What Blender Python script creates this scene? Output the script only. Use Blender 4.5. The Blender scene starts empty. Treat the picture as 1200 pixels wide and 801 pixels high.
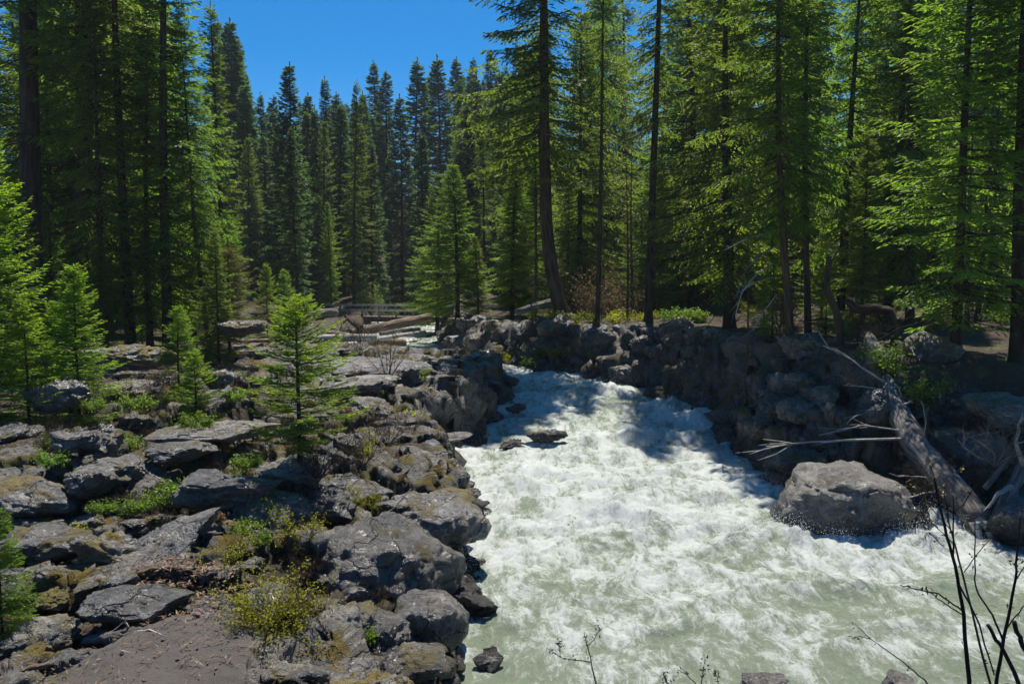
import bpy, math, random
import numpy as np
from mathutils import Vector, Matrix, Euler

R = math.radians
SC = bpy.context.scene
COL = SC.collection
rnd = random.Random(7)

# ------------------------------------------------------------------ camera, world, sun, exposure
CAMZ, F = 5.0, 934.0                     # eye height above the near water, focal length in photo pixels (1200 wide)
PITCH = math.atan((400.5 - 330) / F)
cam = bpy.data.objects.new('camera', bpy.data.cameras.new('camera'))
COL.objects.link(cam)
cam.data.sensor_width = 36; cam.data.lens = 36 * F / 1200
cam.data.clip_start = 0.05; cam.data.clip_end = 3000
cam.location = (0, 0, CAMZ); cam.rotation_euler = (R(90) - PITCH, 0, 0)
SC.camera = cam
SUN_EL, SUN_AZ = R(66), R(10)            # azimuth from +Y (view direction) towards +X
world = bpy.data.worlds.new('World'); SC.world = world; world.use_nodes = True
wn, wl = world.node_tree.nodes, world.node_tree.links
sky = wn.new('ShaderNodeTexSky'); sky.sky_type = 'NISHITA'; sky.sun_disc = False
sky.sun_elevation = SUN_EL; sky.sun_rotation = SUN_AZ
sky.altitude = 1200; sky.air_density = 1.0; sky.dust_density = 0.1; sky.ozone_density = 3.5
hs = wn.new('ShaderNodeHueSaturation'); hs.inputs['Saturation'].default_value = 1.5
bg = wn['Background']; bg.inputs['Strength'].default_value = 0.085
wl.new(sky.outputs[0], hs.inputs['Color']); wl.new(hs.outputs[0], bg.inputs['Color'])
sl = bpy.data.lights.new('sun', 'SUN'); sl.energy = 4.6; sl.angle = R(0.55); sl.color = (1.0, 0.94, 0.84)
so = bpy.data.objects.new('sun', sl); COL.objects.link(so)
sd_ = Vector((math.sin(SUN_AZ) * math.cos(SUN_EL), math.cos(SUN_AZ) * math.cos(SUN_EL), math.sin(SUN_EL)))
so.rotation_euler = sd_.to_track_quat('Z', 'Y').to_euler(); so.location = (0, 0, 60)
vs = SC.view_settings; vs.view_transform = 'Standard'; vs.look = 'None'; vs.exposure = 0.58; vs.gamma = 1
vs.use_curve_mapping = False
cy = SC.cycles
cy.max_bounces = 8; cy.diffuse_bounces = 6; cy.glossy_bounces = 2; cy.transmission_bounces = 4; cy.transparent_max_bounces = 8
cy.caustics_reflective = False; cy.caustics_refractive = False

# ------------------------------------------------------------------ noise in numpy
def _h(ix, iy, iz, s):
    h = (ix.astype(np.int64) * 374761393 + iy.astype(np.int64) * 668265263 + iz.astype(np.int64) * 2147483647 + s * 974634777) & 0xFFFFFFFF
    h = ((h ^ (h >> 13)) * 1274126177) & 0xFFFFFFFF
    h = ((h ^ (h >> 15)) * 2246822519) & 0xFFFFFFFF
    return h ^ (h >> 16)

def gnoise(x, y, z=None, s=0):
    """gradient noise, about -0.8..0.8"""
    x = np.asarray(x, float); y = np.asarray(y, float)
    z = np.zeros_like(x) if z is None else np.asarray(z, float)
    fx, fy, fz = np.floor(x), np.floor(y), np.floor(z)
    ix, iy, iz = fx.astype(np.int64), fy.astype(np.int64), fz.astype(np.int64)
    dx, dy, dz = x - fx, y - fy, z - fz
    w = [t * t * t * (t * (t * 6 - 15) + 10) for t in (dx, dy, dz)]
    out = 0
    for a in (0, 1):
        for b in (0, 1):
            for c in (0, 1):
                h = _h(ix + a, iy + b, iz + c, s)
                g = ((h & 1023) / 511.5 - 1) * (dx - a) + (((h >> 10) & 1023) / 511.5 - 1) * (dy - b) + (((h >> 20) & 1023) / 511.5 - 1) * (dz - c)
                out = out + g * (w[0] if a else 1 - w[0]) * (w[1] if b else 1 - w[1]) * (w[2] if c else 1 - w[2])
    return out * 1.4

def fbm(x, y, z=None, s=0, o=4, g=0.5, ridge=False):
    a, t, f = 1.0, 0, 1.0
    for i in range(o):
        n = gnoise(x * f + i * 17.3, y * f - i * 9.1, None if z is None else z * f + i * 5.7, s + i)
        t = t + a * ((1 - 2 * np.abs(n)) if ridge else n)
        a *= g; f *= 2.03
    return t

def worley2(x, y, s=0, jit=0.9):
    """F1, F2, a random value of the nearest cell, offset to its centre"""
    ix, iy = np.floor(x).astype(np.int64), np.floor(y).astype(np.int64)
    F1 = np.full(x.shape, 9.0); F2 = np.full(x.shape, 9.0); ID = np.zeros(x.shape); OX = np.zeros(x.shape); OY = np.zeros(x.shape)
    zz = np.zeros_like(ix)
    for a in (-1, 0, 1):
        for b in (-1, 0, 1):
            h = _h(ix + a, iy + b, zz, s)
            cx = ix + a + 0.5 + jit * ((h & 1023) / 1023 - .5) - x
            cy_ = iy + b + 0.5 + jit * (((h >> 10) & 1023) / 1023 - .5) - y
            d = np.sqrt(cx * cx + cy_ * cy_)
            m = d < F1
            F2 = np.where(m, F1, np.minimum(F2, d))
            ID = np.where(m, ((h >> 20) & 1023) / 1023, ID); OX = np.where(m, cx, OX); OY = np.where(m, cy_, OY)
            F1 = np.where(m, d, F1)
    return F1, F2, ID, OX, OY

def worley3(p, s=0, jit=0.9):
    ip = np.floor(p).astype(np.int64)
    F1 = np.full(len(p), 9.0); F2 = F1.copy(); ID = np.zeros(len(p))
    for a in (-1, 0, 1):
        for b in (-1, 0, 1):
            for c in (-1, 0, 1):
                h = _h(ip[:, 0] + a, ip[:, 1] + b, ip[:, 2] + c, s)
                d = np.sqrt((ip[:, 0] + a + .5 + jit * ((h & 255) / 255 - .5) - p[:, 0]) ** 2 + (ip[:, 1] + b + .5 + jit * (((h >> 8) & 255) / 255 - .5) - p[:, 1]) ** 2
                            + (ip[:, 2] + c + .5 + jit * (((h >> 16) & 255) / 255 - .5) - p[:, 2]) ** 2)
                m = d < F1
                F2 = np.where(m, F1, np.minimum(F2, d)); ID = np.where(m, ((h >> 24) & 255) / 255, ID); F1 = np.where(m, d, F1)
    return F1, F2, ID

def sst(a, b, x):
    t = np.clip((x - a) / (b - a), 0, 1); return t * t * (3 - 2 * t)

# ------------------------------------------------------------------ objects
def mesh(name, v, q, mats, smooth=False, attrs=None):
    """q: (n,4) or (n,3) int array, or a list of such; mats: material or list (one per face array)"""
    qs = q if isinstance(q, list) else [q]
    ms = mats if isinstance(mats, list) else [mats]
    me = bpy.data.meshes.new(name)
    v = np.ascontiguousarray(v, dtype=np.float32)
    me.vertices.add(len(v)); me.vertices.foreach_set('co', v.ravel())
    nl = sum(a.size for a in qs); nf = sum(len(a) for a in qs)
    me.loops.add(nl); me.loops.foreach_set('vertex_index', np.concatenate([a.ravel() for a in qs]).astype(np.int32))
    me.polygons.add(nf)
    tot = np.concatenate([np.full(len(a), a.shape[1]) for a in qs]).astype(np.int32)
    st = np.concatenate([[0], np.cumsum(tot)[:-1]]).astype(np.int32)
    me.polygons.foreach_set('loop_start', st); me.polygons.foreach_set('loop_total', tot)
    if len(ms) > 1:
        me.polygons.foreach_set('material_index', np.concatenate([np.full(len(a), i) for i, a in enumerate(qs)]).astype(np.int32))
    for m in ms: me.materials.append(m)
    me.polygons.foreach_set('use_smooth', np.full(nf, bool(smooth)))
    for k, a in (attrs or {}).items():
        a = np.ascontiguousarray(a, dtype=np.float32)
        if a.ndim == 2: at = me.attributes.new(k, 'FLOAT_VECTOR', 'POINT'); at.data.foreach_set('vector', a.ravel())
        else: at = me.attributes.new(k, 'FLOAT', 'POINT'); at.data.foreach_set('value', a)
    me.update(calc_edges=True)
    return me

def link(name, data, parent=None):
    o = bpy.data.objects.new(name, data); COL.objects.link(o)
    if parent: o.parent = parent
    return o

def tag(o, label=None, cat=None, group=None, kind=None):
    if label: o['label'] = label
    if cat: o['category'] = cat
    if group: o['group'] = group
    if kind: o['kind'] = kind
    return o

def thing(name, label, cat, loc=(0, 0, 0), rot=(0, 0, 0), scale=1.0, group=None):
    o = bpy.data.objects.new(name, None); COL.objects.link(o)
    o.empty_display_size = 0.3
    o.location = loc; o.rotation_euler = rot
    o.scale = (scale,) * 3 if isinstance(scale, (int, float)) else scale
    return tag(o, label, cat, group)

def at(px, py, d):
    """world point seen at photo pixel (px, py) at forward distance d"""
    u, v = (px - 600) / F, (400.5 - py) / F
    c, s = math.cos(PITCH), math.sin(PITCH)
    t = d / (c + v * s)
    return Vector((u * t, d, CAMZ + (-s + v * c) * t))

class MB:
    """collects quads/tris"""
    def __init__(s): s.v = []; s.q = []; s.t = []; s.n = 0; s.g = []
    def add(s, v, q=None, t=None, g=None):
        v = np.asarray(v, float); s.g.append(v if g is None else g)
        if q is not None and len(q): s.q.append(np.asarray(q) + s.n)
        if t is not None and len(t): s.t.append(np.asarray(t) + s.n)
        s.v.append(v); s.n += len(v)
    def tube(s, pts, rad, k=6, cap=True, rough=0.0, seed=0):
        pts = np.asarray(pts, float); n = len(pts)
        rad = np.broadcast_to(np.asarray(rad, float), (n,))
        T = np.gradient(pts, axis=0); T /= np.linalg.norm(T, axis=1)[:, None] + 1e-9
        ref = np.array([0, 0, 1.0]) if abs(T[0, 2]) < .9 else np.array([1.0, 0, 0])
        N = np.zeros_like(T); N[0] = np.cross(T[0], ref); N[0] /= np.linalg.norm(N[0])
        for i in range(1, n):
            a = N[i - 1] - T[i] * np.dot(N[i - 1], T[i]); N[i] = a / (np.linalg.norm(a) + 1e-9)
        B = np.cross(T, N)
        an = np.arange(k) * 2 * math.pi / k
        rr = rad[:, None] * np.ones((1, k))
        if rough:
            P0 = pts[:, None] + rad[:, None, None] * (np.cos(an)[None, :, None] * N[:, None] + np.sin(an)[None, :, None] * B[:, None])
            sc = 1.6 / max(rad.max(), .02)
            rr = rr * (1 + rough * fbm(P0[..., 0] * sc, P0[..., 1] * sc, P0[..., 2] * sc * .35, seed, 3))
        V = pts[:, None] + rr[..., None] * (np.cos(an)[None, :, None] * N[:, None] + np.sin(an)[None, :, None] * B[:, None])
        i, j = np.meshgrid(np.arange(n - 1), np.arange(k), indexing='ij')
        q = np.stack([i * k + j, i * k + (j + 1) % k, (i + 1) * k + (j + 1) % k, (i + 1) * k + j], -1).reshape(-1, 4)
        V = V.reshape(-1, 3); t = []
        if cap:
            V = np.vstack([V, pts[:1], pts[-1:]])
            for j in range(k):
                t.append([n * k, (j + 1) % k, j]); t.append([n * k + 1, (n - 1) * k + j, (n - 1) * k + (j + 1) % k])
        al = np.concatenate([[0], np.cumsum(np.linalg.norm(np.diff(pts, axis=0), axis=1))]) + seed * 1.7
        G = np.stack([rad[:, None] * np.cos(an) + 0 * al[:, None], rad[:, None] * np.sin(an) + 0 * al[:, None], al[:, None] + 0 * an], -1).reshape(-1, 3)
        if cap: G = np.vstack([G, [[0, 0, al[0]]], [[0, 0, al[-1]]]])
        s.add(V, q, t, G)
    def box(s, c, h, M=None, taper=1.0):
        v = np.array([[x, y, z] for z in (-1, 1) for y in (-1, 1) for x in (-1, 1)], float) * np.asarray(h)
        if M is not None: v = v @ np.array(M.to_3x3()).T
        s.add(v + np.asarray(c), [[0, 2, 3, 1], [4, 5, 7, 6], [0, 1, 5, 4], [2, 6, 7, 3], [0, 4, 6, 2], [1, 3, 7, 5]])
    def build(s, name, mat, smooth=False):
        v = np.vstack(s.v); fs = []
        if s.q: fs.append(np.vstack(s.q))
        if s.t: fs.append(np.vstack(s.t))
        me = mesh(name, v, fs, [mat] + [mat] * (len(fs) - 1), smooth, {'grain': np.vstack(s.g)})
        return me

# ------------------------------------------------------------------ materials
def newmat(name):
    m = bpy.data.materials.new(name); m.use_nodes = True
    nt = m.node_tree; nt.nodes.clear()
    out = nt.nodes.new('ShaderNodeOutputMaterial')
    return m, nt, out
class N:
    def __init__(s, nt): s.nt = nt
    def n(s, t, **kw):
        o = s.nt.nodes.new(t)
        for k, v in kw.items(): setattr(o, k, v)
        return o
    def set(s, sock, v):
        if hasattr(v, 'is_output'): s.nt.links.new(v, sock)
        else: sock.default_value = v
    def noise(s, scale, detail=4, rough=.5, dist=0, vec=None, lac=2.0):
        o = s.n('ShaderNodeTexNoise'); o.inputs['Scale'].default_value = scale; o.inputs['Detail'].default_value = detail
        o.inputs['Roughness'].default_value = rough; o.inputs['Distortion'].default_value = dist; o.inputs['Lacunarity'].default_value = lac
        if vec is not None: s.nt.links.new(vec, o.inputs['Vector'])
        return o.outputs['Fac']
    def voro(s, scale, feat='F1', vec=None, out='Distance', rnd_=1.0):
        o = s.n('ShaderNodeTexVoronoi', feature=feat); o.inputs['Scale'].default_value = scale; o.inputs['Randomness'].default_value = rnd_
        if vec is not None: s.nt.links.new(vec, o.inputs['Vector'])
        return o.outputs[out]
    def math(s, op, a, b=0.0, c=0.0, clamp=False):
        o = s.n('ShaderNodeMath', operation=op); o.use_clamp = clamp
        s.set(o.inputs[0], a); s.set(o.inputs[1], b); s.set(o.inputs[2], c)
        return o.outputs[0]
    def ramp(s, v, a, b, lo=0.0, hi=1.0):
        o = s.n('ShaderNodeMapRange'); o.interpolation_type = 'SMOOTHSTEP'
        s.set(o.inputs[0], v)
        for i, x in enumerate((a, b, lo, hi)): s.set(o.inputs[i + 1], x)
        return o.outputs[0]
    def mix(s, f, a, b, mode='MIX'):
        o = s.n('ShaderNodeMix', data_type='RGBA'); o.blend_type = mode
        s.set(o.inputs['Factor'], f)
        for k, v in (('A', a), ('B', b)):
            sk = [i for i in o.inputs if i.name == k and i.type == 'RGBA'][0]
            s.set(sk, v if hasattr(v, 'is_output') else (*v, 1) if len(v) == 3 else v)
        return [i for i in o.outputs if i.type == 'RGBA'][0]
    def bump(s, h, dist, strength=1.0, normal=None):
        o = s.n('ShaderNodeBump'); s.set(o.inputs['Height'], h); o.inputs['Distance'].default_value = dist; o.inputs['Strength'].default_value = strength
        if normal is not None: s.nt.links.new(normal, o.inputs['Normal'])
        return o.outputs[0]
    def pos(s):
        return s.n('ShaderNodeNewGeometry').outputs['Position']
    def attr(s, name):
        o = s.n('ShaderNodeAttribute'); o.attribute_name = name; return o.outputs['Fac']
    def sep(s, v):
        o = s.n('ShaderNodeSeparateXYZ'); s.nt.links.new(v, o.inputs[0]); return o.outputs
    def scale(s, v, xyz):
        o = s.n('ShaderNodeMapping'); o.inputs['Scale'].default_value = xyz; s.nt.links.new(v, o.inputs['Vector']); return o.outputs[0]
    def bsdf(s, out, col, rough=.6, spec=.5, normal=None, **kw):
        b = s.n('ShaderNodeBsdfPrincipled')
        s.set(b.inputs['Base Color'], col if hasattr(col, 'is_output') else (*col, 1)); s.set(b.inputs['Roughness'], rough)
        s.set(b.inputs['Specular IOR Level'], spec)
        if normal is not None: s.nt.links.new(normal, b.inputs['Normal'])
        for k, v in kw.items(): s.set(b.inputs[k.replace('_', ' ')], v)
        s.nt.links.new(b.outputs[0], out.inputs['Surface']); return b

def rock_nodes(g, mossy=1.0, tone=1.0, vary=True, crack=.6):
    """bare dark basalt with pits, pale lichen, ochre moss on upward faces, wet dark band at the water"""
    p = g.pos()
    nz = g.sep(g.n('ShaderNodeNewGeometry').outputs['Normal'])[2]
    big = g.noise(1.3, 5, .6, vec=p); fine = g.noise(14, 6, .65, vec=p); grit = g.noise(70, 3, .6, vec=p)
    orand = g.n('ShaderNodeObjectInfo').outputs['Random'] if vary else .5
    c = g.mix(g.ramp(big, .36, .64), (.045 * tone, .045 * tone, .048 * tone), (.185 * tone, .168 * tone, .145 * tone))
    c = g.mix(g.ramp(g.noise(2.2, 6, .7, .4, vec=p), .46, .64, 0, .55), c, (.085 * tone, .06 * tone, .04 * tone))
    c = g.mix(g.ramp(fine, .48, .70, 0, .75), c, (.30 * tone, .285 * tone, .26 * tone))
    c = g.mix(g.ramp(g.noise(9, 5, .7, .5, vec=p), .56, .64, 0, .7), c, (.018, .018, .019))
    wv = g.n('ShaderNodeTexNoise'); wv.inputs['Scale'].default_value = 2.2; wv.inputs['Detail'].default_value = 4; g.nt.links.new(p, wv.inputs['Vector'])
    wa = g.n('ShaderNodeVectorMath', operation='MULTIPLY_ADD'); g.nt.links.new(wv.outputs['Color'], wa.inputs[0]); wa.inputs[1].default_value = (.5, .5, .5); g.nt.links.new(p, wa.inputs[2])
    crk = g.math('MULTIPLY', g.ramp(g.voro(1.5, 'DISTANCE_TO_EDGE', vec=wa.outputs[0]), .004, .035, 1, 0), g.ramp(g.noise(.9, 3, .5, vec=p), .42, .55))
    c = g.mix(g.math('MULTIPLY', crk, crack), c, (.010, .009, .009))
    lich = g.math('MULTIPLY', g.ramp(g.noise(3.1, 6, .7, .6, vec=p), .56, .66), g.ramp(nz, .15, .6))
    c = g.mix(g.math('MULTIPLY', lich, .55), c, (.42 * tone, .42 * tone, .38 * tone))
    pit = g.ramp(g.voro(22, vec=p), .05, .22, 1, 0)
    pitm = g.math('MULTIPLY', pit, g.ramp(g.noise(5, 2, vec=p), .5, .62))
    c = g.mix(g.math('MULTIPLY', pitm, .75), c, (.02, .02, .02))
    moss = g.math('MULTIPLY', g.ramp(g.math('ADD', g.noise(1.4, 7, .72, .3, vec=p), g.math('MULTIPLY', g.math('SUBTRACT', orand, .5) if vary else 0.0, .07)), .55 - .04 * mossy, .62 - .03 * mossy), g.ramp(nz, -.1, .45))
    mcol = g.mix(g.ramp(g.noise(4, 3, vec=p), .35, .65), (.115, .082, .013), (.055, .06, .012))
    mcol = g.mix(g.ramp(grit, .3, .75), mcol, (.19, .13, .02))
    c = g.mix(g.math('MULTIPLY', moss, .85 * mossy), c, mcol)
    tv = g.n('ShaderNodeHueSaturation'); g.set(tv.inputs['Color'], c); g.set(tv.inputs['Value'], g.math('ADD', .62, g.math('MULTIPLY', orand, .75))); c = tv.outputs[0]
    h = g.math('ADD', g.math('MULTIPLY', fine, .8), g.math('ADD', g.math('MULTIPLY', grit, .3), g.math('MULTIPLY', g.noise(4, 7, .68, .3, vec=p), 1.6)))
    h = g.math('SUBTRACT', h, g.math('ADD', g.math('MULTIPLY', pitm, .6), g.math('MULTIPLY', crk, crack * 1.3)))
    h = g.math('ADD', h, g.math('MULTIPLY', moss, g.math('MULTIPLY', grit, .6)))
    return p, c, h, moss

def rock_mat(name, mossy=1.0, tone=1.0, crack=.55):
    m, nt, out = newmat(name); g = N(nt)
    p, c, h, moss = rock_nodes(g, mossy, tone, True, crack)
    y = g.sep(p)
    wl_ = g.ramp(y[1], 20, 36, 0, 1.3)
    wet = g.ramp(g.math('ADD', g.math('SUBTRACT', y[2], wl_), g.math('MULTIPLY', g.noise(2.5, 3, vec=p), .5)), .5, 1.05, 1, 0)
    c = g.mix(g.math('MULTIPLY', wet, .82), c, (.012, .011, .010))
    rough = g.math('SUBTRACT', g.math('ADD', .34, g.math('MULTIPLY', moss, .55)), g.math('MULTIPLY', wet, .28))
    g.bsdf(out, c, rough, .85, g.bump(h, .06, .9))
    return m

def bark_mat(name, a, b, sc=9, mossy=.5, deep=.03):
    m, nt, out = newmat(name); g = N(nt)
    at_ = g.n('ShaderNodeAttribute'); at_.attribute_name = 'grain'; tc = at_.outputs['Vector']
    v = g.scale(tc, (1, 1, .12))
    n1 = g.noise(sc, 5, .65, .4, vec=v); n2 = g.noise(sc * 4, 4, .6, vec=g.scale(tc, (1, 1, .4)))
    c = g.mix(g.ramp(n1, .35, .65), a, b)
    c = g.mix(g.ramp(g.noise(1.7, 4, .6, vec=tc), .55, .72, 0, mossy), c, (.07, .075, .03))
    h = g.math('ADD', g.ramp(n1, .3, .7), g.math('MULTIPLY', n2, .4))
    g.bsdf(out, c, .85, .25, g.bump(h, deep, 1.0))
    return m

def leaf_mat(name, a, b, tr, tmix=.45, var=.5):
    """a, b: two base colours the leaves vary between; tr: colour of light passing through"""
    m, nt, out = newmat(name); g = N(nt)
    geo = g.n('ShaderNodeNewGeometry'); oi = g.n('ShaderNodeObjectInfo')
    clump = g.noise(.55, 3, .6, vec=geo.outputs['Position'])
    f = g.math('ADD', g.math('MULTIPLY', geo.outputs['Random Per Island'], .45), g.math('MULTIPLY', g.ramp(clump, .35, .65), .55))
    c = g.mix(f, a, b)
    hv = g.n('ShaderNodeHueSaturation')
    g.set(hv.inputs['Hue'], g.math('ADD', .5, g.math('MULTIPLY', g.math('SUBTRACT', oi.outputs['Random'], .5), .05 * var)))
    g.set(hv.inputs['Value'], g.math('ADD', 1 - .35 * var, g.math('MULTIPLY', oi.outputs['Random'], .7 * var)))
    g.set(hv.inputs['Color'], c)
    tcol = g.mix(f, tuple(x * .7 for x in tr), tr)
    ht = g.n('ShaderNodeHueSaturation')
    for k in ('Hue', 'Value'): nt.links.new(hv.inputs[k].links[0].from_socket, ht.inputs[k])
    g.set(ht.inputs['Color'], tcol)
    d = g.n('ShaderNodeBsdfPrincipled'); d.inputs['Roughness'].default_value = .5; d.inputs['Specular IOR Level'].default_value = .35
    g.set(d.inputs['Base Color'], hv.outputs[0])
    t = g.n('ShaderNodeBsdfTranslucent'); g.set(t.inputs['Color'], ht.outputs[0])
    mx = g.n('ShaderNodeMixShader'); mx.inputs[0].default_value = tmix
    nt.links.new(d.outputs[0], mx.inputs[1]); nt.links.new(t.outputs[0], mx.inputs[2]); nt.links.new(mx.outputs[0], out.inputs['Surface'])
    return m

M_ROCK = rock_mat('basalt', 1.0, .82)
M_ROCKM = rock_mat('mossy_basalt', 1.9, .8)
M_ROCKB = rock_mat('bare_basalt', .5, .95)
M_GREAT = rock_mat('grey_basalt', .35, 1.0, .1)
M_ROCKG = rock_mat('pale_basalt', .3, 1.35, .12)
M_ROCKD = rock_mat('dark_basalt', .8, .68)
M_BLEACH = bark_mat('bleached_wood', (.30, .28, .26), (.58, .55, .50), 14, 0)
M_BARK = bark_mat('bark', (.020, .014, .010), (.075, .052, .036))
M_BARKR = bark_mat('warm_bark', (.035, .022, .014), (.12, .08, .05))
M_DEAD = bark_mat('weathered_wood', (.075, .066, .06), (.30, .275, .25), 11, .12, .04)
M_LOG = bark_mat('tan_wood', (.11, .075, .052), (.36, .26, .19), 12, .1)
M_TWIG = bark_mat('twig', (.05, .03, .022), (.13, .085, .06), 20)
M_STEM = bark_mat('dark_stem', (.012, .008, .012), (.04, .028, .03), 20)
M_FIR = leaf_mat('fir_needles', (.034, .066, .012), (.070, .125, .020), (.32, .51, .04), .52)
M_HEM = leaf_mat('hemlock_needles', (.045, .085, .013), (.10, .16, .022), (.38, .57, .045), .53)
M_FAR = leaf_mat('spruce_needles', (.022, .050, .020), (.045, .088, .032), (.18, .34, .075), .48)
M_YNG = leaf_mat('young_needles', (.06, .12, .012), (.13, .22, .022), (.50, .72, .035), .56, .3)
M_OLIVE = leaf_mat('olive_needles', (.07, .065, .018), (.13, .105, .03), (.24, .20, .04))
M_LEAF = leaf_mat('spring_leaves', (.16, .185, .018), (.31, .31, .025), (.54, .56, .03), .5, .3)
M_GREEN = leaf_mat('herb_leaves', (.06, .12, .015), (.13, .20, .03), (.30, .48, .04), .5, .4)
M_DRY = leaf_mat('dry_leaves', (.13, .09, .035), (.22, .15, .06), (.30, .20, .07), .35, .4)
M_CATKIN = leaf_mat('golden_buds', (.30, .20, .04), (.45, .32, .08), (.6, .42, .08), .4, .2)
M_BUD = leaf_mat('dark_buds', (.02, .012, .01), (.05, .03, .02), (.05, .03, .02), .1, .2)

def ground_mat():
    m, nt, out = newmat('ground'); g = N(nt)
    p, c, h, moss = rock_nodes(g, 1.3, .78, False)
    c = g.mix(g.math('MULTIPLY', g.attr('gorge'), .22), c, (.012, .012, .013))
    y = g.sep(p)
    # forest floor: needle litter, moss patches, scraps of pale wood
    n1 = g.noise(1.0, 6, .7, .3, vec=p); n2 = g.noise(26, 4, .7, vec=p); n3 = g.noise(6, 5, .7, vec=p)
    fl = g.mix(g.ramp(n2, .35, .7), (.028, .018, .011), (.095, .062, .038))
    fl = g.mix(g.ramp(n3, .58, .72, 0, .6), fl, (.15, .11, .075))
    fl = g.mix(g.ramp(n1, .52, .62), fl, g.mix(g.ramp(n3, .4, .6), (.05, .065, .012), (.12, .11, .018)))
    ff = g.ramp(g.math('ADD', g.attr('forest'), g.math('MULTIPLY', g.math('SUBTRACT', n3, .5), .9)), .35, .65)
    c = g.mix(ff, c, fl)
    h = g.math('ADD', h, g.math('MULTIPLY', g.math('MULTIPLY', ff, n2), .5))
    # silt
    sf = g.ramp(g.math('ADD', g.attr('sand'), g.math('MULTIPLY', g.math('SUBTRACT', n3, .5), .35)), .35, .62)
    sc_ = g.mix(g.noise(2.3, 5, .7, vec=p), (.045, .038, .032), (.105, .09, .078))
    sc_ = g.mix(g.ramp(g.noise(5, 6, .7, vec=p), .54, .66, 0, .8), sc_, (.022, .019, .016))
    sc_ = g.mix(g.ramp(g.noise(60, 3, .6, vec=p), .55, .7, 0, .6), sc_, (.16, .135, .115))
    c = g.mix(sf, c, sc_)
    h = g.mix(sf, h, g.math('MULTIPLY', g.noise(9, 7, .7, vec=p), .8))
    wet = g.ramp(g.math('ADD', g.attr('above'), g.math('MULTIPLY', g.noise(2.5, 3, vec=p), .5)), .35, .95, 1, 0)
    c = g.mix(g.math('MULTIPLY', wet, .75), c, (.013, .012, .011))
    rough = g.math('SUBTRACT', g.math('ADD', .5, g.math('MULTIPLY', g.math('MAXIMUM', ff, g.math('MAXIMUM', sf, moss)), .4)), g.math('MULTIPLY', wet, .25))
    g.bsdf(out, c, rough, .5, g.bump(h, .06, .9))
    return m

def water_mat():
    m, nt, out = newmat('white_water'); g = N(nt)
    p = g.pos(); v = g.scale(p, (1, .62, 1))
    warp = g.n('ShaderNodeTexNoise'); warp.inputs['Scale'].default_value = 1.6; warp.inputs['Detail'].default_value = 3; nt.links.new(v, warp.inputs['Vector'])
    ad = g.n('ShaderNodeVectorMath', operation='MULTIPLY_ADD')
    nt.links.new(warp.outputs['Color'], ad.inputs[0]); ad.inputs[1].default_value = (.7, .7, .7); nt.links.new(v, ad.inputs[2])
    w = ad.outputs[0]
    a = g.noise(3.0, 9, .7, .2, vec=g.scale(w, (1, .6, 1))); b = g.noise(13, 8, .78, .2, vec=g.scale(w, (1, .55, 1))); c3 = g.noise(40, 4, .75, vec=p)
    f = g.math('ADD', g.math('MULTIPLY', g.math('SUBTRACT', a, .5), 2.3), g.math('MULTIPLY', g.math('SUBTRACT', b, .5), 1.7))
    f = g.math('ADD', f, g.math('ADD', g.math('MULTIPLY', g.math('SUBTRACT', c3, .5), .85), g.math('MULTIPLY', g.math('SUBTRACT', g.noise(5, 5, .7, .1, vec=g.scale(w, (1, .22, 1))), .5), 1.1)))
    f = g.math('ADD', f, g.attr('foam'))
    f = g.ramp(f, .12, .98)
    deep = g.mix(g.noise(.8, 4, .6, vec=v), (.165, .205, .13), (.27, .315, .225))
    col = g.mix(f, deep, (.60, .63, .60))
    h = g.math('ADD', g.math('MULTIPLY', a, .5), g.math('ADD', g.math('MULTIPLY', b, .4), g.math('MULTIPLY', c3, .3)))
    g.bsdf(out, col, g.math('ADD', .12, g.math('MULTIPLY', f, .35)), .6, g.bump(h, .09, 1.0), IOR=1.33)
    return m
M_GROUND = ground_mat(); M_WATER = water_mat()

# ------------------------------------------------------------------ river and terrain
LB = np.array([(-1.2, 3.0), (-.9, 7.0), (-.72, 9.9), (-.85, 13), (-.7, 17), (-1.7, 20.6), (-2.0, 22.6), (-.9, 24.3), (-.35, 27.5), (.05, 30.2), (-.6, 32.0), (-3, 33.4), (-6, 37), (-8.6, 43), (-9.8, 50), (-11, 60), (-14, 90), (-20, 160)])
RB = np.array([(-12, 160), (-8, 90), (-5.6, 60), (-5.2, 52), (-4.6, 46), (-3.2, 40.5), (-1.2, 36.6), (.9, 34.2), (3.4, 31.5), (5.4, 28.6), (6.4, 26), (6.6, 22.7), (6.6, 19.3), (8.2, 17.5), (9.6, 16.6), (12, 16), (17, 15), (40, 12)])
NB = np.array([(40, 4), (14, 7.8), (8, 8.7), (4, 8.1), (1.5, 6.8), (-1.2, 3.0)])

def segdist(x, y, P):
    d = np.full(x.shape, 1e9)
    for (ax, ay), (bx, by) in zip(P[:-1], P[1:]):
        vx, vy = bx - ax, by - ay
        t = np.clip(((x - ax) * vx + (y - ay) * vy) / (vx * vx + vy * vy), 0, 1)
        d = np.minimum(d, np.hypot(x - ax - t * vx, y - ay - t * vy))
    return d
POLY = np.vstack([LB, RB, NB[:-1]])
def inside(x, y):
    r = np.zeros(x.shape, bool)
    n = len(POLY)
    for i in range(n):
        (ax, ay), (bx, by) = POLY[i], POLY[(i + 1) % n]
        c = (ay > y) != (by > y)
        if by != ay: r ^= c & (x < (bx - ax) * (y - ay) / (by - ay) + ax)
    return r
def wlevel(y): return 1.25 * sst(20, 36, y) + .35 * sst(38, 52, y)

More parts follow.
